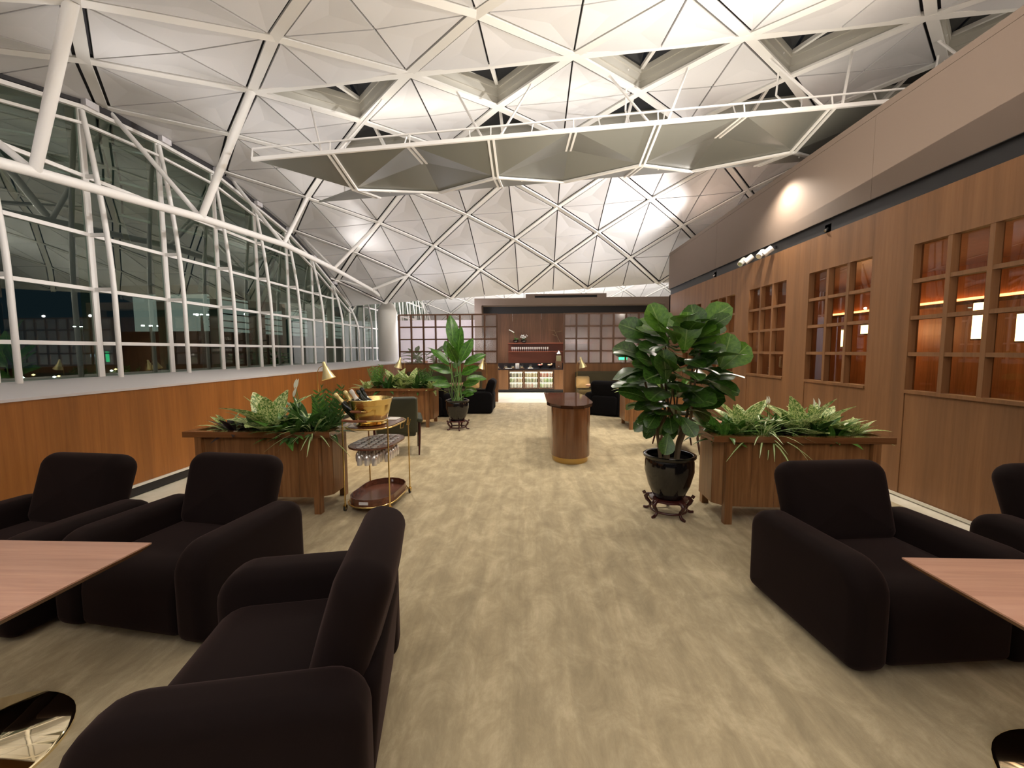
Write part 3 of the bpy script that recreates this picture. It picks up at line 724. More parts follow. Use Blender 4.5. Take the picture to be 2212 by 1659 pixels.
# bird of paradise
BX, BY = -1.50, 8.32
stand('carved black stand under the far potted plant', (BX, BY), .225, .19)
pot('black ceramic pot of the tall bird of paradise plant', (BX, BY), .245, .42, .191)
bp_ = thing('bird_of_paradise', 'tall bird of paradise plant with paddle leaves in the aisle', 'plant', (BX, BY, .54))
spec = [(-.06, 1.15, -.05, .02, 1, .68, 0), (.02, .98, .12, -.2, 1, .60, 0), (.08, .85, .5, -.1, .9, .55, 0), (.0, .82, -.25, -.6, .75, .50, 0), (.16, .78, .9, 0, .55, .50, 0), (-.16, .78, -.75, 0, .8, .52, 0),
        (-.1, .62, -1, -.3, .45, .50, 0), (.1, .60, .8, -.5, .35, .46, 0), (.2, .50, 1, .1, .1, .42, 0), (-.2, .45, -1, .1, .25, .5, 0), (.03, .55, .1, -1, .3, .42, 0), (-.05, .70, .2, .9, .6, .5, 0),
        (.12, .38, .9, -.4, .2, .36, 0), (-.12, .36, -.9, -.5, .15, .4, 0), (.16, .28, .8, .4, -.1, .3, 0), (.15, .16, .7, -.5, .2, .26, 0), (.06, .9, .3, .5, .9, .5, 0), (-.1, .9, -.4, .4, .9, .5, 0), (.1, .2, 1, -.3, .3, .25, 0)]
for k, (x, z, dx, dy, dz, L, _) in enumerate(spec):
    a = k*2.4; s0 = V((.10*math.cos(a), .10*math.sin(a), 0)); s1 = V((x, .04*math.sin(a), z))
    MB().tube([s0, s0.lerp(s1, .5)+V((x*.1, 0, .02)), s1], [.013, .010, .007], 6).build('stalk', L_stem, bp_, True)
    o = put_leaf(bp_, 'paddle', L_bird, s1, (dx, dy, dz), L, up=(-dx*.5, -1, .4), twist=R.uniform(-.4, .4), R=R)

# plants in the planters
PC = [0]
def plant(kind, x, y, label, s=1., seed=None, z=.735, group='plants in the wooden planters'):
    s *= 1.2
    R = random.Random(seed if seed is not None else 100+PC[0]); PC[0] += 1
    t = thing({'dief': 'dumb_cane', 'spider': 'spider_plant', 'zz': 'zamioculcas', 'lily': 'peace_lily', 'purple': 'purple_plant', 'agla': 'aglaonema', 'bush': 'leafy_plant', 'fern': 'fern'}[kind], label, 'plant', (x, y, z), R.uniform(0, 6) if kind in ('spider', 'zz', 'agla', 'bush', 'purple') else 0, group)
    def rosette(lk, mm, n, L0, L1, e0, e1, r=.02):
        for k in range(n):
            a = k*2.39996 + R.uniform(-.2, .2); el = e0 + (e1-e0)*(k+.5)/n; L = R.uniform(L0, L1)*s
            b = V((r*math.cos(a), r*math.sin(a), R.uniform(0, .04)*s))
            put_leaf(t, lk, mm, b, (math.cos(a)*math.cos(el), math.sin(a)*math.cos(el), math.sin(el)), L, twist=R.uniform(-.2, .2), R=R)
    if kind == 'dief': rosette('dief', L_dief, 13, .27, .40, .30, 1.45)
    elif kind == 'agla': rosette('lance', L_pale, 22, .18, .27, .15, 1.35)
    elif kind == 'spider': rosette('blade', L_spider, 44, .28, .46, .35, 1.45)
    elif kind == 'purple': rosette('lance', L_purple, 14, .18, .26, .1, 1.2)
    elif kind == 'bush': rosette('lance', L_mid if R.random() < .5 else L_dark, 26, .18, .30, .1, 1.4, .05)
    elif kind == 'lily':
        rosette('lance', L_dark, 18, .24, .36, .3, 1.4)
        for k in range(2):
            a = R.uniform(0, 6); tip = V((.08*math.cos(a), -.05, .34*s)); MB().tube([(0, 0, 0), tip*.6, tip], .004, 5).build('stalk', L_stem, t)
            put_leaf(t, 'lance', M_petal_l, tip, (.2, -.1, 1), .09*s, up=(0, -1, 0), R=R)
    elif kind in ('zz', 'fern'):
        for k in range(5 if kind == 'zz' else 7):
            a = k*2.4+.3; el = R.uniform(1.0, 1.4); L = R.uniform(.30, .42)*s; d = V((math.cos(a)*math.cos(el), math.sin(a)*math.cos(el), math.sin(el)))
            MB().tube([(0, 0, 0), d*L*.5, d*L], [.007, .005, .003], 5).build('stalk', L_stem, t)
            sd = d.cross(V((0, 0, 1))).normalized(); n2 = 8
            for j in range(n2):
                for sg in (-1, 1):
                    b = d*L*(.2+.8*j/n2); put_leaf(t, 'lance', L_mid if kind == 'fern' else L_dark, b, d*.7+sd*sg, .10*s*(1.15-.5*j/n2), up=d.cross(sd), R=R, name='leaflet')
    return t
M_petal_l = leafmat('petal_leaf', (.7, .72, .6), (.8, .8, .7), (.7, .75, .6))
for a in ((-3.22, 4.20, 'agla', 'pale yellow-green rosette at the left end of the left planter', .95), (-3.02, 4.05, 'purple', 'dark purple leafed plant left of the big dumb cane', 1.0), (-2.98, 4.32, 'bush', 'bushy green plant behind the purple plant in the left planter', 1.0),
          (-2.72, 4.15, 'dief', 'big cream-spotted dumb cane in the middle of the left planter', 1.25), (-2.45, 4.35, 'lily', 'peace lily with white blooms in the left planter', 1.15), (-2.48, 4.02, 'bush', 'low dark leafy plant before the peace lily', .95),
          (-2.20, 4.02, 'spider', 'striped spider plant spilling over the left planter rim', .8), (-2.26, 4.32, 'fern', 'upright green fern near the right end of the left planter', 1.0), (-2.07, 4.20, 'zz', 'glossy zamioculcas beside the champagne trolley', 1.1)):
    plant(a[2], a[0], a[1], a[3], a[4])
for a in ((1.82, 4.15, 'bush', 'dark leafy plant at the left end of the right planter', 1.0), (1.98, 3.98, 'agla', 'pale small-leafed plant beside the spider plant in the right planter', .8), (2.16, 3.92, 'spider', 'striped spider plant hanging over the rim of the right planter', .8), (2.12, 4.2, 'dief', 'narrow spotted dumb cane behind the right spider plant', 1.05),
          (2.42, 3.98, 'purple', 'dark purple plant in the middle of the right planter', .8), (2.40, 4.22, 'lily', 'green peace lily in the middle of the right planter', .8), (2.60, 4.05, 'dief', 'spread spotted dumb cane in the middle of the right planter', 1.1), (2.84, 4.2, 'dief', 'tall spotted dumb cane near the wood wall', 1.0), (2.82, 3.95, 'bush', 'low dark plant before the tall dumb cane', .8), (3.03, 4.0, 'agla', 'pale yellow-green plant at the wall end of the right planter', .95)):
    plant(a[2], a[0], a[1], a[3], a[4])
for a in ((-2.60, 4.22, 'bush', 'leafy plant squeezed between the big dumb cane and the peace lily', 1.05), (-2.33, 4.12, 'lily', 'peace lily beside the spider plant in the left planter', 1.0), (-2.36, 3.98, 'bush', 'low green plant right of the peace lily at the left planter rim', .85),
          (-2.12, 4.08, 'bush', 'dark bushy plant at the right corner of the left planter', .95), (1.84, 3.98, 'bush', 'dark leafy plant at the front left corner of the right planter', .95), (2.28, 4.05, 'spider', 'second spider plant behind the one over the right planter rim', .75),
          (2.55, 4.2, 'bush', 'dark bushy plant behind the spread dumb cane', 1.05), (2.72, 4.02, 'lily', 'peace lily right of the spread dumb cane', .8), (2.95, 4.15, 'agla', 'pale mottled plant by the tall dumb cane', 1.0), (2.03, 4.1, 'bush', 'green bushy plant left of the narrow dumb cane', 1.0)):
    plant(a[2], a[0], a[1], a[3], a[4])
for i, a in enumerate(((-3.55, 8.8, 'agla'), (-3.35, 8.9, 'fern'), (-3.1, 8.8, 'bush'), (-2.95, 8.95, 'dief'), (-2.75, 8.75, 'agla'), (-2.62, 8.95, 'dief'), (-2.45, 8.8, 'bush'), (-2.3, 8.95, 'zz'), (-2.15, 8.8, 'agla'))):
    plant(a[2], a[0], a[1], ['pale rosette at the left end of the far left planter', 'green fern at the left of the far left planter', 'bushy plant beside the far fern', 'spotted dumb cane under the far floor lamp', 'pale plant at the front of the far left planter', 'bright spotted dumb cane in the middle of the far left planter',
           'dark bushy plant right of the bright dumb cane', 'upright glossy plant near the right end of the far left planter', 'pale plant at the right end of the far left planter'][i], 1.25)
for i, a in enumerate(((2.0, 8.6, 'agla'), (2.3, 8.75, 'bush'), (2.7, 8.7, 'dief'), (3.1, 8.7, 'bush'))):
    plant(a[2], a[0], a[1], ['pale plant peeping out left of the fig, far right planter', 'bushy plant in the far right planter behind the fig', 'spotted dumb cane in the far right planter', 'dark bush at the wall end of the far right planter'][i], 1.1)

# ------------------------------------------------------------------ console
cs = thing('host_console', 'glossy wooden reception console with rounded front and brass plinth in the aisle', 'console', (.575, 6.6, 0))
def stad(hw, f, bk, n=20):
    P = [(hw*math.cos(a), -f + .36*(hw/.28) + -.36*(hw/.28)*math.sin(-a) if False else -f + .34 + .34*math.sin(a)) for a in [PI + PI*k/n for k in range(n+1)]]
    return P + [(hw, bk), (-hw, bk)]
MB().prism(stad(.255, .87, .86), 0, .085).build('plinth', M_brush, cs, 30)
MB().prism(stad(.28, .90, .90), .086, .79).build('body', M_console, cs, 30)
MB().box(-.192, -.186, -.80, -.78, .09, .785).build('seam', M_black, cs)
MB().prism([(-.34, .93), (-.34, -.45), (-.30, -.62), (-.16, -.86), (.0, -.93), (.16, -.86), (.30, -.62), (.34, -.45), (.34, .45), (.25, .93)], .791, .835).build('top', M_ctop, cs)

# ------------------------------------------------------------------ champagne trolley
TX, TY = -1.62, 4.25
tl = thing('bar_trolley', 'oval brass champagne trolley with three wooden tiers on casters', 'trolley', (TX, TY, 0), math.radians(-3))
def oct_(hw, hl, c): return [(-hw+c, -hl), (hw-c, -hl), (hw, -hl+c), (hw, hl-c), (hw-c, hl), (-hw+c, hl), (-hw, hl-c), (-hw, -hl+c)]
def sta(hw, hl, n=8):
    P = [(hw*math.cos(a), -(hl-hw) + hw*math.sin(a)*1.0) for a in [PI + PI*k/n for k in range(n+1)]]
    return P + [(hw*math.cos(a), (hl-hw) + hw*math.sin(a)) for a in [PI*k/n for k in range(n+1)]]
HW, HL = .242, .39
for z, nm in ((.855, 'top_shelf'), (.655, 'glass_shelf'), (.085, 'bottom_tray')):
    MB().prism(sta(HW-.015, HL-.015), z-.018, z).build(nm, M_trolley_wood, tl)
for z in (.845, .075):
    MB().tube([(x, y, z) for x, y in sta(HW, HL)], .0085, 8, True).build('rail', M_brass, tl, True)
MB().ring(sta(HW-.018, HL-.018), sta(HW-.026, HL-.026), .085, .145).build('tray_rim', M_trolley_wood, tl)
for yy in (-HL+.014, HL-.024): MB().box(-.045, .045, yy-.004, yy+.006, .10, .125).build('grip', M_ledge, tl)
MB().tube([(-HW*.95, -HL+.10, .93), (-HW*.8, -HL+.03, .93), (-HW*.3, -HL-.005, .93), (HW*.3, -HL-.005, .93), (HW*.8, -HL+.03, .93), (HW*.95, -HL+.10, .93)], .009, 8).build('handle', M_brass, tl, True)
MB().tube([(-HW*.8, -HL+.03, .93), (-HW*.3, -HL-.005, .93), (HW*.3, -HL-.005, .93)], .0125, 10).build('handle_wrap', M_leather, tl, True)
for sx in (-1, 1):
    for sy in (-1, 1):
        x, y = sx*HW*.96, sy*(HL-.10)
        MB().tube([(x, y, .06), (x, y, .94 if sy < 0 else .86)], .008, 8).build('post', M_brass, tl, True)
        cst = MB().tube([(x, y, .045), (x, y, .075)], .012, 8).box(x-.014, x-.010, y-.02, y+.02, .02, .06).box(x+.010, x+.014, y-.02, y+.02, .02, .06).build('caster', M_brass, tl)
        MB().tube([(x-.009, y, .026), (x+.009, y, .026)], .026, 16).build('wheel', M_rubber, cst, 40)
        MB().tube([(x-.015, y, .026), (x+.015, y, .026)], .010, 10).build('hub', M_chrome, cst)
for y in (.1, .3): MB().tube([(HW*.95, y-.03, .84), (HW*.9, y-.02, .78), (HW*.9, y+.06, .77), (HW*.95, y+.07, .83)], .005, 6).build('hook', M_brass, tl, True)
# bucket and bottles
bk = thing('champagne_bucket', 'oval hammered brass champagne bucket on the trolley', 'bucket', (TX-.02, TY-.10, .8555), math.radians(80))
MB().lathe([(.11, 0), (.118, .008), (.10, .02), (.105, .03), (.125, .05), (.145, .12), (.155, .17)], 40, (0, 0, 0), 1.25, 1.0).build('bowl', M_brass, bk, 50)
MB().lathe([(.155, .17), (.158, .175), (.168, .215), (.172, .22), (.165, .222), (.15, .175), (.14, .12), (.12, .06), (.001, .055)], 40, (0, 0, 0), 1.25, 1.0).build('hammered_band', M_hammer, bk, 50); bk.scale = (1.2, 1.2, 1.2)
for s_ in (-1, 1):
    hd = MB().tube([(s_*.185, -.06, .13), (s_*.215, -.055, .135), (s_*.222, 0, .135), (s_*.215, .055, .135), (s_*.185, .06, .13)], .007, 8).build('handle', M_brass, bk, True)
    MB().tube([(s_*.221, -.045, .135), (s_*.222, .045, .135)], .011, 8).build('grip', M_leather, hd, True)
M_bottle = mat('dark_bottle', (.008, .012, .006), .08); M_foilg = mat('gold_foil', (.75, .62, .28), .35, .6); M_foilw = mat('white_foil', (.78, .75, .68), .4)
for k, (x, y, ax, ay, foil, lb) in enumerate(((-.10, -.10, -.62, -.12, M_foilg, 'gold-necked champagne bottle leaning leftmost in the bucket'), (-.06, -.05, -.55, .0, M_foilg, 'second gold-necked champagne bottle in the bucket'), (-.01, -.06, -.5, .04, M_foilw, 'champagne bottle with a white foil neck in the bucket'),
                                       (.04, .0, -.55, .1, M_bottle, 'dark-necked bottle behind the white foil one'), (.0, .08, -.45, .2, M_bottle, 'dark bottle at the back of the bucket'))):
    b = thing('champagne_bottle', lb, 'bottle', (TX-.02+x, TY-.10+y, .935), 0, 'bottles in the champagne bucket'); b.rotation_euler = (-ay, ax*1.15, 0); b.scale = (1.25, 1.25, 1.25)
    MB().lathe([(.036, 0), (.04, .01), (.04, .10), (.036, .13), (.02, .165), (.0155, .19)], 20).build('body', M_bottle, b, 50)
    MB().lathe([(.0205, .160), (.0165, .19), (.0155, .225), (.018, .23), (.018, .25), (.013, .262), (.001, .263)], 16).build('foil', foil, b, 50)
link('menu_card', MB().box(-.06, .06, -.08, .08, 0, .004).mesh('menu_card', M_wite), None, (TX+.10, TY+.22, .856), label='white card lying on the trolley top behind the bucket', cat='card')
link('folded_napkin', MB().add([(-.03, -.02, 0), (.03, -.02, 0), (.03, .02, 0), (-.03, .02, 0), (0, 0, .03)], [(3, 2, 1, 0), (0, 1, 4), (1, 2, 4), (2, 3, 4), (3, 0, 4)]).mesh('folded_napkin', M_wite), None, (TX-.15, TY-.26, .856), label='small white folded napkin at the left of the bucket', cat='napkin')
gl = None
M_stemw = mat('glassware', (.80, .77, .74), .12, .55)
for r_, yy in enumerate([-.30 + .075*k for k in range(9)]):
    for c_, xx in enumerate((-.15, -.075, 0, .075, .15)):
        if abs(yy) > .22 and abs(xx) > .1: continue
        if gl is None:
            gl = thing('champagne_glass', 'champagne glass hanging upside down from the trolley glass shelf', 'glass', (TX+xx, TY+yy, .656), 0, 'glasses hung in the trolley shelf')
            MB().lathe([(.001, .008), (.030, .006), (.031, .003), (.030, .0), (.004, -.006), (.003, -.07)], 16).build('stem', M_stemw, gl, 40)
            MB().lathe([(.003, -.07), (.016, -.085), (.026, -.11), (.028, -.14), (.024, -.18)], 16).build('bowl', M_stemw, gl, 60)
        else:
            c = copy_tree(gl); c.location = (TX+xx, TY+yy, .656)

# ------------------------------------------------------------------ glazed screens
M_screen = wood('screen_wood', (.10, .045, .02), (.14, .065, .03), (.18, .085, .04))
def screen(name, label, x0, x1, y, solid_from):
    t = thing(name, label, 'screen', (0, y, 0))
    zb, ztp, pw = 1.20, 2.72, .377
    n = round((x1-x0-.04)/pw); pw = (x1-x0-.04)/n
    MB().box(x0, x1, -.03, .03, 0, zb-.02).build('base_panel', M_wallR, t)
    for k in range(n+1):
        x = x0 + .02 + k*pw; MB().box(x-.024, x+.024, -.03, .03, zb-.02, ztp+.02).build('stile', M_screen, t)
    for r_ in range(5):
        z = zb + r_*(ztp-zb)/4
        for k in range(n):
            x = x0+.02+k*pw; MB().box(x+.02, x+pw-.02, -.027, .027, z-.02, z+.02).build('muntin', M_screen, t)
    for r_ in range(4):
        for k in range(n):
            x = x0+.02+k*pw; z = zb + r_*(ztp-zb)/4; MB().box(x+.02, x+pw-.02, -.004, .004, z+.018, z+(ztp-zb)/4-.018).build('pane', M_frost, t)
    return t
screen('lattice_screen', 'left wooden lattice screen with frosted panes near the white column', -4.14, -1.03, 12.9, 0)
screen('lattice_screen', 'right wooden lattice screen with frosted panes right of the bar opening', 1.0, 4.8, 12.9, 0)

# ------------------------------------------------------------------ bar
wb = struct('wall_back')
BYF = 15.9
MB().box(-2.15, 5.2, BYF, BYF+1.3, 3.32, 3.58).build('header', M_soffit, wb)
MB().box(-2.15, -1.88, BYF, BYF+1.3, 0, 3.32).build('side_pier', M_soffit, wb)
MB().box(5.0, 5.2, BYF, BYF+1.3, 0, 3.32).build('side_pier', M_soffit, wb)
for k in range(6): MB().box(-1.88+k*1.147+.003, -1.88+(k+1)*1.147-.003, BYF+.65, BYF+.7, 0, 3.05).build('wood_panel', M_bar, wb)
MB().box(-1.88, 5.0, BYF+.6, BYF+.7, 3.05, 3.32).build('dark_soffit', M_black, wb)
ub = struct('trim_3')
MB().box(-.2, .15, BYF+.1, BYF+1, 3.58, 3.74).build('plant_box', M_soffit, ub); MB().box(2.5, 2.85, BYF+.1, BYF+1, 3.58, 3.74).build('plant_box', M_soffit, ub)
MB().box(.15, 2.5, BYF+.1, BYF+1, 3.68, 3.74).build('plant_box', M_soffit, ub); MB().box(.15, 2.5, BYF+.2, BYF+.9, 3.58, 3.68).build('plant_grille', M_black, ub)
ct = thing('bar_counter', 'dark stone bar counter with wooden base behind the lattice screens', 'counter', (0, BYF, 0))
MB().box(-1.75, 2.6, -.03, .62, .86, .90).build('worktop', M_stone, ct); MB().box(-1.75, 2.6, .60, .64, .90, 1.10).build('backsplash', M_stone, ct)
for a, b in ((-1.75, -1.25), (-1.24, -.87), (.88, 1.24), (1.25, 2.6)): MB().box(a, b, 0, .6, .10, .86).build('cabinet_door', M_wallR, ct)
MB().box(-.87, .88, 0, .6, .83, .86).build('top_rail', M_bar, ct); MB().box(-1.75, 2.6, .03, .6, 0, .10).build('kick_board', M_black, ct); MB().box(-.87, .88, 0, .03, .10, .12).build('bottom_rail', M_black, ct)
cols = [[(.05, .03, .03), (.05, .03, .03), (.3, .25, .2)], [(.2, .35, .1), (.25, .15, .08), (.5, .35, .15)], [(.55, .48, .42), (.6, .5, .45), (.7, .6, .55)],
        [(.55, .35, .12), (.6, .4, .15), (.45, .35, .1)], [(.12, .16, .05), (.14, .2, .06), (.12, .16, .05)], [(.55, .2, .15), (.6, .25, .2), (.6, .6, .6)],
        [(.6, .03, .02), (.65, .04, .03), (.6, .2, .15)], [(.6, .6, .55), (.25, .5, .1), (.2, .5, .1)], [(.3, .5, .15), (.5, .5, .35), (.6, .35, .25)]]
canm = {}
for f in range(3):
    x0 = -.85 + f*.578; x1 = x0 + .555
    t = thing('wine_fridge', ['left glass-door fridge of dark and pale bottles under the bar counter', 'middle glass-door fridge of amber bottles under the bar counter', 'right glass-door fridge with red cans under the bar counter'][f], 'fridge', (0, BYF, 0), 0, 'backlit drinks fridges')
    MB().box(x0, x1, .40, .42, .13, .82).build('backlight', M_fridge, t)
    MB().box(x0, x0+.015, .03, .42, .13, .82).box(x1-.015, x1, .03, .42, .13, .82).box(x0, x1, .03, .42, .12, .135).box(x0, x1, .03, .42, .812, .825).build('cabinet', M_wite, t)
    fr_ = MB().box(x0, x0+.035, -.01, .02, .125, .825).box(x1-.035, x1, -.01, .02, .125, .825).box(x0+.035, x1-.035, -.01, .02, .125, .165).box(x0+.035, x1-.035, -.01, .02, .785, .825).build('door_frame', M_bar, t)
    MB().box(x0+.035, x1-.035, .0, .005, .165, .785).build('door_glass', M_clear, fr_)
    for sh in range(3):
        z = .17 + (2-sh)*.205; MB().box(x0+.015, x1-.015, .05, .40, z-.008, z).build('shelf', M_chrome, t)
        for k in range(9):
            cc = cols[f*3+sh][k//3]
            key = cc
            if key not in canm:
                mm = mat('can_colour', cc, .35); canm[key] = MB().lathe([(.020, 0), (.022, .01), (.022, .11), (.014, .135), (.011, .15), (.011, .165), (.001, .165)], 10).mesh('bottle', mm, 50)
            link('bottle', canm[key], None, (x0+.05+k*.0565, BYF+.12, z), label='small bottle or can standing on the %s shelf of the %s drinks fridge' % (('top', 'middle', 'bottom')[sh], ('left', 'middle', 'right')[f]), cat='bottle', group='drinks on the %s shelf of the %s fridge' % (('top', 'middle', 'bottom')[sh], ('left', 'middle', 'right')[f]))
sh = thing('wall_shelf', 'red-brown double wall shelf of glasses above the bar counter', 'shelf', (0, BYF+.64, 0))
MB().box(-.9, 2.4, -.28, 0, 1.86, 1.90).build('upper_board', M_shelf, sh); MB().box(-.9, 2.4, -.28, 0, 1.54, 1.57).build('lower_board', M_shelf, sh); MB().box(-.9, 2.4, -.02, 0, 1.57, 1.86).build('back_board', M_shelf, sh)
MB().box(-.9, 2.4, -.03, 0, 1.10, 1.54).build('lower_panel', M_shelf, sh)
sg = MB().lathe([(.028, 0), (.006, .006), (.005, .06), (.03, .09), (.034, .13), (.028, .17)], 12).mesh('glass', mat('pale_glass', (.75, .72, .70), .15), 60)
for k in range(18): link('stemmed_glass', sg, None, (-.74+k*.082, BYF+.46, 1.57), label='small stemmed glass in the row on the bar wall shelf', cat='glass', group='glasses on the bar wall shelf')
# orchids etc.
def smallpot(name, label, x, y, z, flowers):
    t = thing(name, label, 'plant', (x, y, z)); MB().lathe([(.07, 0), (.10, .03), (.11, .12), (.09, .12), (.08, .1), (.001, .1)], 20).build('pot', M_ceramic, t, 50)
    RR = random.Random(int(x*100)+5)
    for k in range(9):
        a = k*2.4; put_leaf(t, 'lance', L_dark, (0, 0, .1), (math.cos(a), math.sin(a), RR.uniform(.3, 1.5)), RR.uniform(.14, .24), R=RR)
    if flowers == 'arc':
        MB().tube([(0, 0, .1), (-.05, 0, .35), (-.16, 0, .46), (-.26, 0, .48)], .006, 5).build('stalk', L_stem, t)
        for k in range(5): MB().lathe([(.001, 0), (.03, .01), (.034, .02), (.001, .03)], 6, (-.10-.04*k+.02, -.02, .40+.022*k)).build('flower', M_wite, t)
    else:
        for k in range(16):
            a = k*2.4; MB().tube([(0, 0, .12), (.13*math.cos(a)*(k/16+.3), .08*math.sin(a), .24+.05*math.sin(k))], .004, 4).lathe([(.001, 0), (.02, .01), (.001, .025)], 6, (.13*math.cos(a)*(k/16+.3), .08*math.sin(a), .24+.05*math.sin(k))).build('flower', M_wite, t)
smallpot('white_orchid', 'white orchid in a black pot at the left end of the wall shelf', -.60, BYF+.46, 1.90, 'arc'); smallpot('potted_flowers', 'bushy white flowers in a black pot beside the orchid on the shelf', -.28, BYF+.44, 1.90, 'b')
tw = thing('branch_arrangement', 'thin dark branches standing on the wall shelf at the screen edge', 'plant', (1.15, BYF+.5, 1.90))
for a, b in (((0, 0, 0), (-.25, 0, .5)), ((-.12, 0, .25), (-.3, 0, .32)), ((-.2, 0, .4), (.05, 0, .45)), ((-.22, 0, .45), (-.45, 0, .5))): MB().tube([a, b], .008, 5).build('branch', M_bark, tw)
def cloche(label, x, w=.10, basem=M_bar):
    t = thing('glass_cloche', label, 'cloche', (x, BYF+.25, .90)); MB().lathe([(w*1.05, 0), (w*1.05, .03), (.001, .03)], 20).build('base', basem, t, 40)
    MB().lathe([(w*.95, .03), (w*.95, .09), (w*.7, .14), (w*.3, .165), (.012, .17), (.012, .18), (.022, .20), (.001, .22)], 20).build('dome', M_clear, t, 50)
    MB().lathe([(w*.6, .03), (w*.55, .07), (.001, .08)], 12).build('cake', M_tan, t, 50)
cloche('glass cloche at the left end of the counter by the screen', -1.30); cloche('glass cloche over cakes left on the counter', -.98); cloche('glass cloche beside the white canister', -.70); cloche('glass cloche right of the white canister', -.36); cloche('glass cloche with a white box base in the middle of the counter', -.02, .10, M_wite)
link('white_plate', MB().box(-.13, .13, -.05, .05, 0, .02).mesh('white_plate', M_wite), None, (-.86, BYF+.08, .90), label='white oblong plate lying before the left cloches', cat='plate')
link('white_canister', MB().lathe([(.07, 0), (.075, .01), (.075, .20), (.001, .20)], 20).mesh('white_canister', M_wite, 40), None, (-.53, BYF+.22, .90), label='white cylindrical canister on the counter', cat='canister')
for x, lb, fc_, fl_ in ((.36, 'black bowl of apples on the counter', (.45, .06, .04), 'apples'), (.74, 'black bowl of peaches right on the counter', (.75, .42, .18), 'peaches')):
    t = thing('fruit_bowl', lb, 'bowl', (x, BYF+.25, .90)); MB().lathe([(.05, 0), (.05, .03), (.02, .04), (.10, .08), (.13, .12), (.12, .12), (.09, .09), (.001, .06)], 24).build('bowl', M_ceramic, t, 50)
    fm = mat('fruit', fc_, .4)
    for k in range(6):
        a = k*PI/3
        link('fruit', MB().lathe([(.001, -.034), (.024, -.026), (.036, 0), (.026, .026), (.001, .03)], 12).mesh('fruit', fm if k % 2 else mat('fruit_pale', (.75, .55, .35), .4), 80), None, (x+.062*math.cos(a), BYF+.25+.06*math.sin(a), 1.035+(.03 if k == 0 else 0)), label='round fruit in the black bowl of '+fl_, cat='fruit', group='fruit in the bowl of '+fl_)
t = thing('drink_dispenser', 'tall glass and wood drink dispenser at the right end of the counter', 'dispenser', (1.07, BYF+.2, .90))
MB().box(-.12, .12, -.1, .1, 0, .28).build('base', M_bar, t); MB().box(-.10, .10, -.08, .08, .28, .56).build('tank', M_clear, t); MB().box(-.09, .09, -.07, .07, .28, .5).build('drink', mat('infusion', (.3, .28, .16), .4), t); MB().lathe([(.11, .56), (.08, .62), (.02, .66), (.001, .70)], 16).build('lid', M_chrome, t, 50); MB().tube([(0, -.1, .1), (0, -.14, .1), (0, -.14, .06)], .012, 8).build('tap', M_chrome, t)

# white partition behind the left screen and shrubs in front of it
pw = struct('wall_partition'); MB().box(-6, -2.2, 17.6, 17.7, 0, 2.9).build('partition_panel', mat('pale_wall', (.72, .68, .72), .7), pw)
for k, (x, y, s) in enumerate(((-3.85, 13.7, 1.0), (-3.1, 13.9, 1.1), (-2.4, 13.7, .8))):
    t = thing('indoor_shrub', ['left blurred shrub seen through the frosted screen', 'middle blurred shrub seen through the frosted screen', 'right blurred shrub seen through the frosted screen'][k], 'plant', (x, y, 0), 0, 'shrubs behind the left screen')
    MB().lathe([(.16, 0), (.2, .45), (.18, .45), (.001, .42)], 20).build('pot', M_ceramic, t, 50); MB().tube([(0, 0, .42), (0, 0, 1.3)], .02, 6).build('stem', M_bark, t)
    for j in range(34):
        a = j*2.4; z = 1.0 + .55*(j/34)*s; el = R.uniform(-.2, .9); rr = .08
        put_leaf(t, 'paddle', L_mid, (rr*math.cos(a), rr*math.sin(a), z), (math.cos(a)*math.cos(el), math.sin(a)*math.cos(el), math.sin(el)), .42*s, R=R)

# exit sign and monitor behind the right screen
t = thing('exit_sign', 'green lit emergency sign glowing through the right frosted screen', 'sign', (3.20, 14.6, 1.45)); MB().box(-.14, .14, 0, .04, -.19, .19).build('face', M_exit, t); MB().box(-.16, .16, .04, .07, -.21, .21).build('case', M_black, t); MB().tube([(0, .06, -.2), (0, .06, -1.45)], .015, 6).build('post', M_black, t)
t = thing('wall_monitor', 'small pale blue screen glowing beside the green sign', 'monitor', (3.62, 14.6, 1.52)); MB().box(-.13, .13, 0, .03, -.08, .08).build('display', M_monitor, t); MB().box(-.14, .14, .03, .05, -.09, .09).build('case', M_black, t); MB().tube([(0, .04, -.09), (0, .04, -1.52)], .012, 6).build('stand', M_black, t)

# ------------------------------------------------------------------ far sofas, tables, cushions, green chairs
def sofa(label, x0, x1, y, group='olive sofas along the lattice screens'):
    t = thing('sofa', label, 'sofa', ((x0+x1)/2, y, 0), 0, group); w = x1-x0
    MB().pad(rrect(-w/2, w/2, .38, .96, (.05, .05, .06, .06), 4), .09, .07, lambda u, v, tt: (u, .30+tt+(v-.4)*.2, v), 4, .01).build('backrest', M_olive, t, True)
    MB().pad(rrect(-.40, .30, .12, .46, (.04, .04, .05, .10), 4), w/2, .05, lambda u, v, tt: (tt, u, v), 4).build('seat', M_olive, t, True)
    MB().box(-w/2+.05, w/2-.05, -.34, .30, 0, .118).build('base', M_black, t)
    return t
sofa('olive sofa along the left lattice screen', -3.85, -1.50, 12.3); sofa('olive sofa along the right lattice screen', 1.35, 3.5, 12.3)
for x, y, m_, lb in ((-1.72, 12.15, M_tan, 'tan scatter cushion at the right end of the left sofa'), (1.50, 12.1, M_tan, 'tan scatter cushion at the left end of the right sofa'), (-3.2, 12.15, M_green, 'dark green scatter cushion on the left sofa')):
    o = link('scatter_cushion', MB().pad(rrect(-.2, .2, -.18, .18, (.05,)*4, 4), .03, .028, lambda u, v, tt: (u, tt, v), 4, .05).mesh('scatter_cushion', m_, True), None, (x, y, .67), label=lb, cat='cushion'); o.rotation_euler = (-.25, 0, 0)
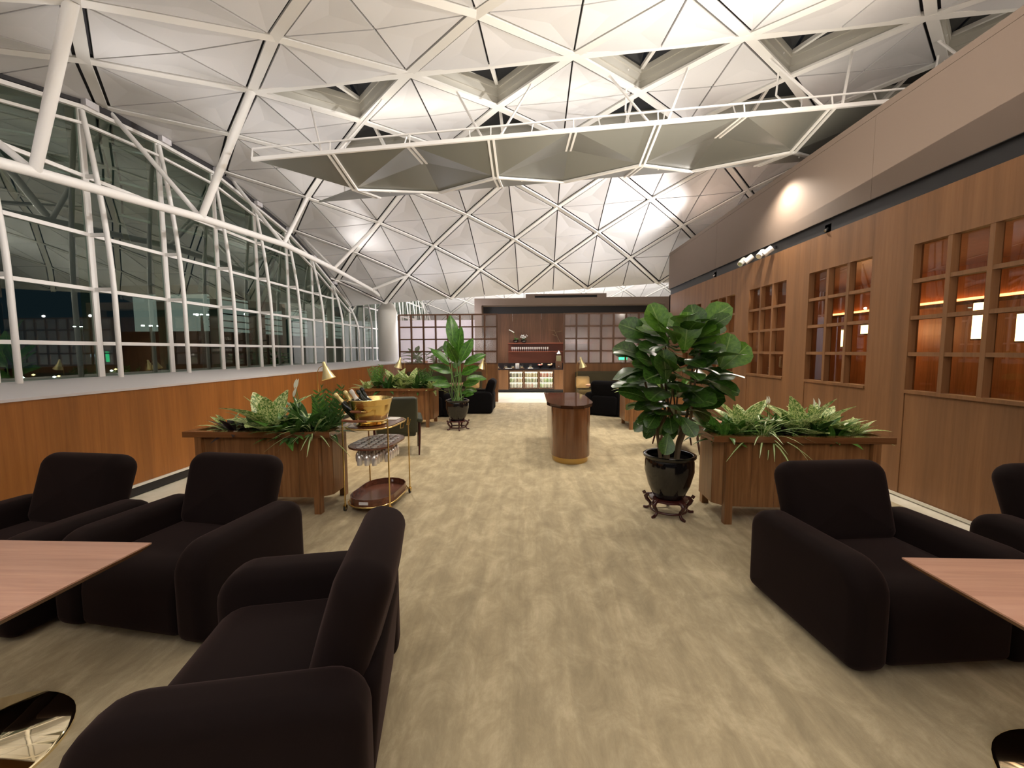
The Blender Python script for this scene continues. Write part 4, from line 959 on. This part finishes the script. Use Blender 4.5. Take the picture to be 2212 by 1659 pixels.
def ftable(lb, x, y, z, r):
    t = thing('cafe_table', lb, 'table', (x, y, 0), 0, 'low tables in the far seating area'); MB().lathe([(r, z-.03), (r, z), (.001, z)], 28).build('table_top', M_table, t, 40); MB().lathe([(.2, 0), (.2, .015), (.03, .05), (.03, z-.03)], 24).build('pedestal', M_brush, t, 40)
ftable('round veneer table before the left far sofa', -2.05, 11.55, .68, .38); ftable('round veneer table before the right far sofa', 1.85, 11.35, .66, .36)
ftable('small round table beside the left green chair', -3.25, 6.3, .5, .28); ftable('small round table beside the right green chair', 3.1, 6.5, .5, .28)
def gchair(lb, x, y, rz):
    t = thing('green_chair', lb, 'chair', (x, y, 0), rz, 'dark green leather easy chairs')
    ca, sa = math.cos(.18), math.sin(.18)
    MB().pad(rrect(-.30, .30, 0, .58, (.03, .03, .05, .05), 4), .045, .035, lambda u, v, tt: (u, .26+v*sa+tt*ca, .34+v*ca-tt*sa), 4, .01).build('backrest', M_green, t, True)
    MB().pad(rrect(-.30, .28, .28, .42, (.04, .04, .04, .06), 4), .28, .03, lambda u, v, tt: (tt, u, v), 4, .0).build('seat', M_green, t, True)
    e = [( .30, .26+v*sa, .34+v*ca) for v in (0, .3, .56)]
    MB().tube(e, .012, 6).build('piping', M_piping, t, True); MB().tube([(-a, b, c) for a, b, c in e], .012, 6).build('piping', M_piping, t, True)
    for s_ in (-1, 1):
        MB().pad(rrect(-.30, .32, .50, .575, (.03,)*4, 4), .045, .03, lambda u, v, tt: (s_*.34+tt, u, v), 3, .0).build('armrest', M_green, t, True)
        MB().tube([(s_*.34, -.26, .51), (s_*.33, -.24, .25), (s_*.32, -.28, 0)], [.016, .02, .012], 8).build('leg', M_rose, t, True)
        MB().tube([(s_*.34, .28, .51), (s_*.33, .28, .25), (s_*.32, .34, 0)], [.016, .02, .012], 8).build('leg', M_rose, t, True)
gchair('dark green leather easy chair behind the champagne trolley', -2.13, 6.45, math.radians(197)); gchair('dark green leather easy chair behind the fiddle-leaf fig', 2.35, 6.7, math.radians(80))

# ------------------------------------------------------------------ floor lamps
def lamp(lb, x, y, z, s, side, rz=0, energy=3):
    t = thing('floor_lamp', lb, 'lamp', (x, y, 0), rz, 'brass floor lamps')
    MB().lathe([(.12, 0), (.12, .015), (.01, .03)], 24).build('base', M_brush, t, 40)
    MB().tube([(0, 0, .02), (0, 0, z+.10)], .006, 8).build('pole', M_brush, t, True)
    MB().tube([(0, 0, z+.10), (side*.03, 0, z+.16), (side*.10, 0, z+.20), (side*.14, 0, z+.20)], .005, 8).build('arm', M_brush, t, True)
    sh_ = MB().lathe([(.012, .26), (.022, .25), (.026, .19), (.033, .18), (.05, .12), (.095, .01), (.098, 0), (.093, .008), (.045, .12), (.001, .17)], 28)
    a = side*-.28; M3 = Matrix.Translation((side*.17, 0, z)) @ Matrix.Rotation(a, 4, 'Y') @ Matrix.Diagonal((s, s, s, 1))
    sh_.build('shade', mat_shade, t, 50, mw=M3)
    MB().lathe([(.001, .03), (.03, .05), (.03, .08), (.01, .12)], 12).build('bulb', M_bulb, t, 50, mw=M3)
    l = bpy.data.lights.new('lamp_bulb', 'SPOT'); l.energy = energy; l.color = (1, .68, .35); l.shadow_soft_size = .03; l.spot_size = 2.2; l.spot_blend = .6
    o = bpy.data.objects.new('lamp_bulb', l); COL.objects.link(o); o.location = (x+side*.17*math.cos(rz), y+side*.17*math.sin(rz), z+.02)
mat_shade = mat('lamp_brass', (.90, .78, .42), .32, .75); M_bulb = emis('bulb_glow', (1., .8, .5), 5.)
lamp('brass cone floor lamp standing behind the left planter by the wood wall', -3.14, 5.95, 1.20, 1.0, 1, 0, 10)
lamp('brass cone floor lamp near the left lattice screen above the far planter', -3.05, 9.9, 1.20, 1.0, -1, 0, 25)
lamp('brass cone floor lamp between the tall plant and the bar opening', -1.24, 11.6, 1.10, 1.15, -1, 0, 12)
lamp('brass cone floor lamp right of the bar opening', 1.28, 11.6, 1.12, 1.15, 1, 0, 12)

# ------------------------------------------------------------------ outside at night
og = link('ground', MB().box(-260, -6.3, -150, 300, -6.2, -6).mesh('ground', M_night), kind='structure')
tb = thing('terminal_building', 'long terminal building with lit pale louvres across the dark apron', 'building', (-42, 78, -6))
MB().box(-6, 6, -32, 70, 0, 10).build('dark_base', M_nbuild, tb); MB().box(-5, 5, -32, 70, 14.3, 15.2).build('roof', M_nbuild, tb)
MB().box(-4.5, 4.5, -31, 69, 10, 14.3).build('lit_wall', M_louvre, tb)
for k in range(5): MB().box(4.5, 4.8, -31, 69, 10.5+k*.85, 10.62+k*.85).build('louvre', M_nbuild, tb)
for k in range(6): MB().box(4.5, 5.4, -24+k*16, -22+k*16, 8, 14.3).build('pier', mat('night_pier', (.2, .2, .17), .8) if k == 0 else bpy.data.materials['night_pier'], tb)
for k, (x, y, h) in enumerate(((-52, 46, 10.6), (-34.5, 36.4, 10.0), (-30, 37.9, 12.0), (-33, 40.5, 11.35))):
    t = thing('light_mast', ['apron light mast seen left beyond the first pane', 'second apron light mast beyond the glazing', 'tall apron light mast before the lit building', 'apron light mast beside the lit building'][k], 'mast', (x, y, -6), 0, 'apron light masts')
    MB().tube([(0, 0, 0), (0, 0, h)], [.25, .1], 8).build('mast', M_fin, t)
    for s_ in (-1, 0, 1): MB().box(s_*.35-.07, s_*.35+.07, s_*.4-.1, s_*.4+.1, h-.05, h+.06).build('lamp_head', M_lampW, t)
RR = random.Random(3)
ls = [MB().lathe([(.001, -.14), (.14, 0), (.001, .14)], 6).mesh('apron_light', m_) for m_ in (M_lampW, M_lampB, M_lampO)]
for k in range(90):
    d = RR.uniform(95, 250); a = RR.choice((RR.uniform(.50, .92), RR.uniform(.6, .85)))
    s_ = d/90; o = link('apron_light', RR.choice((ls[0], ls[0], ls[1], ls[2])), None, (-d*math.sin(a), d*math.cos(a), -6+.14*s_), label='tiny distant light on the dark apron beyond the glazing', cat='light', group='distant apron lights'); o.scale = (s_*1.5, s_*1.5, s_)
print('PANELS', npan)
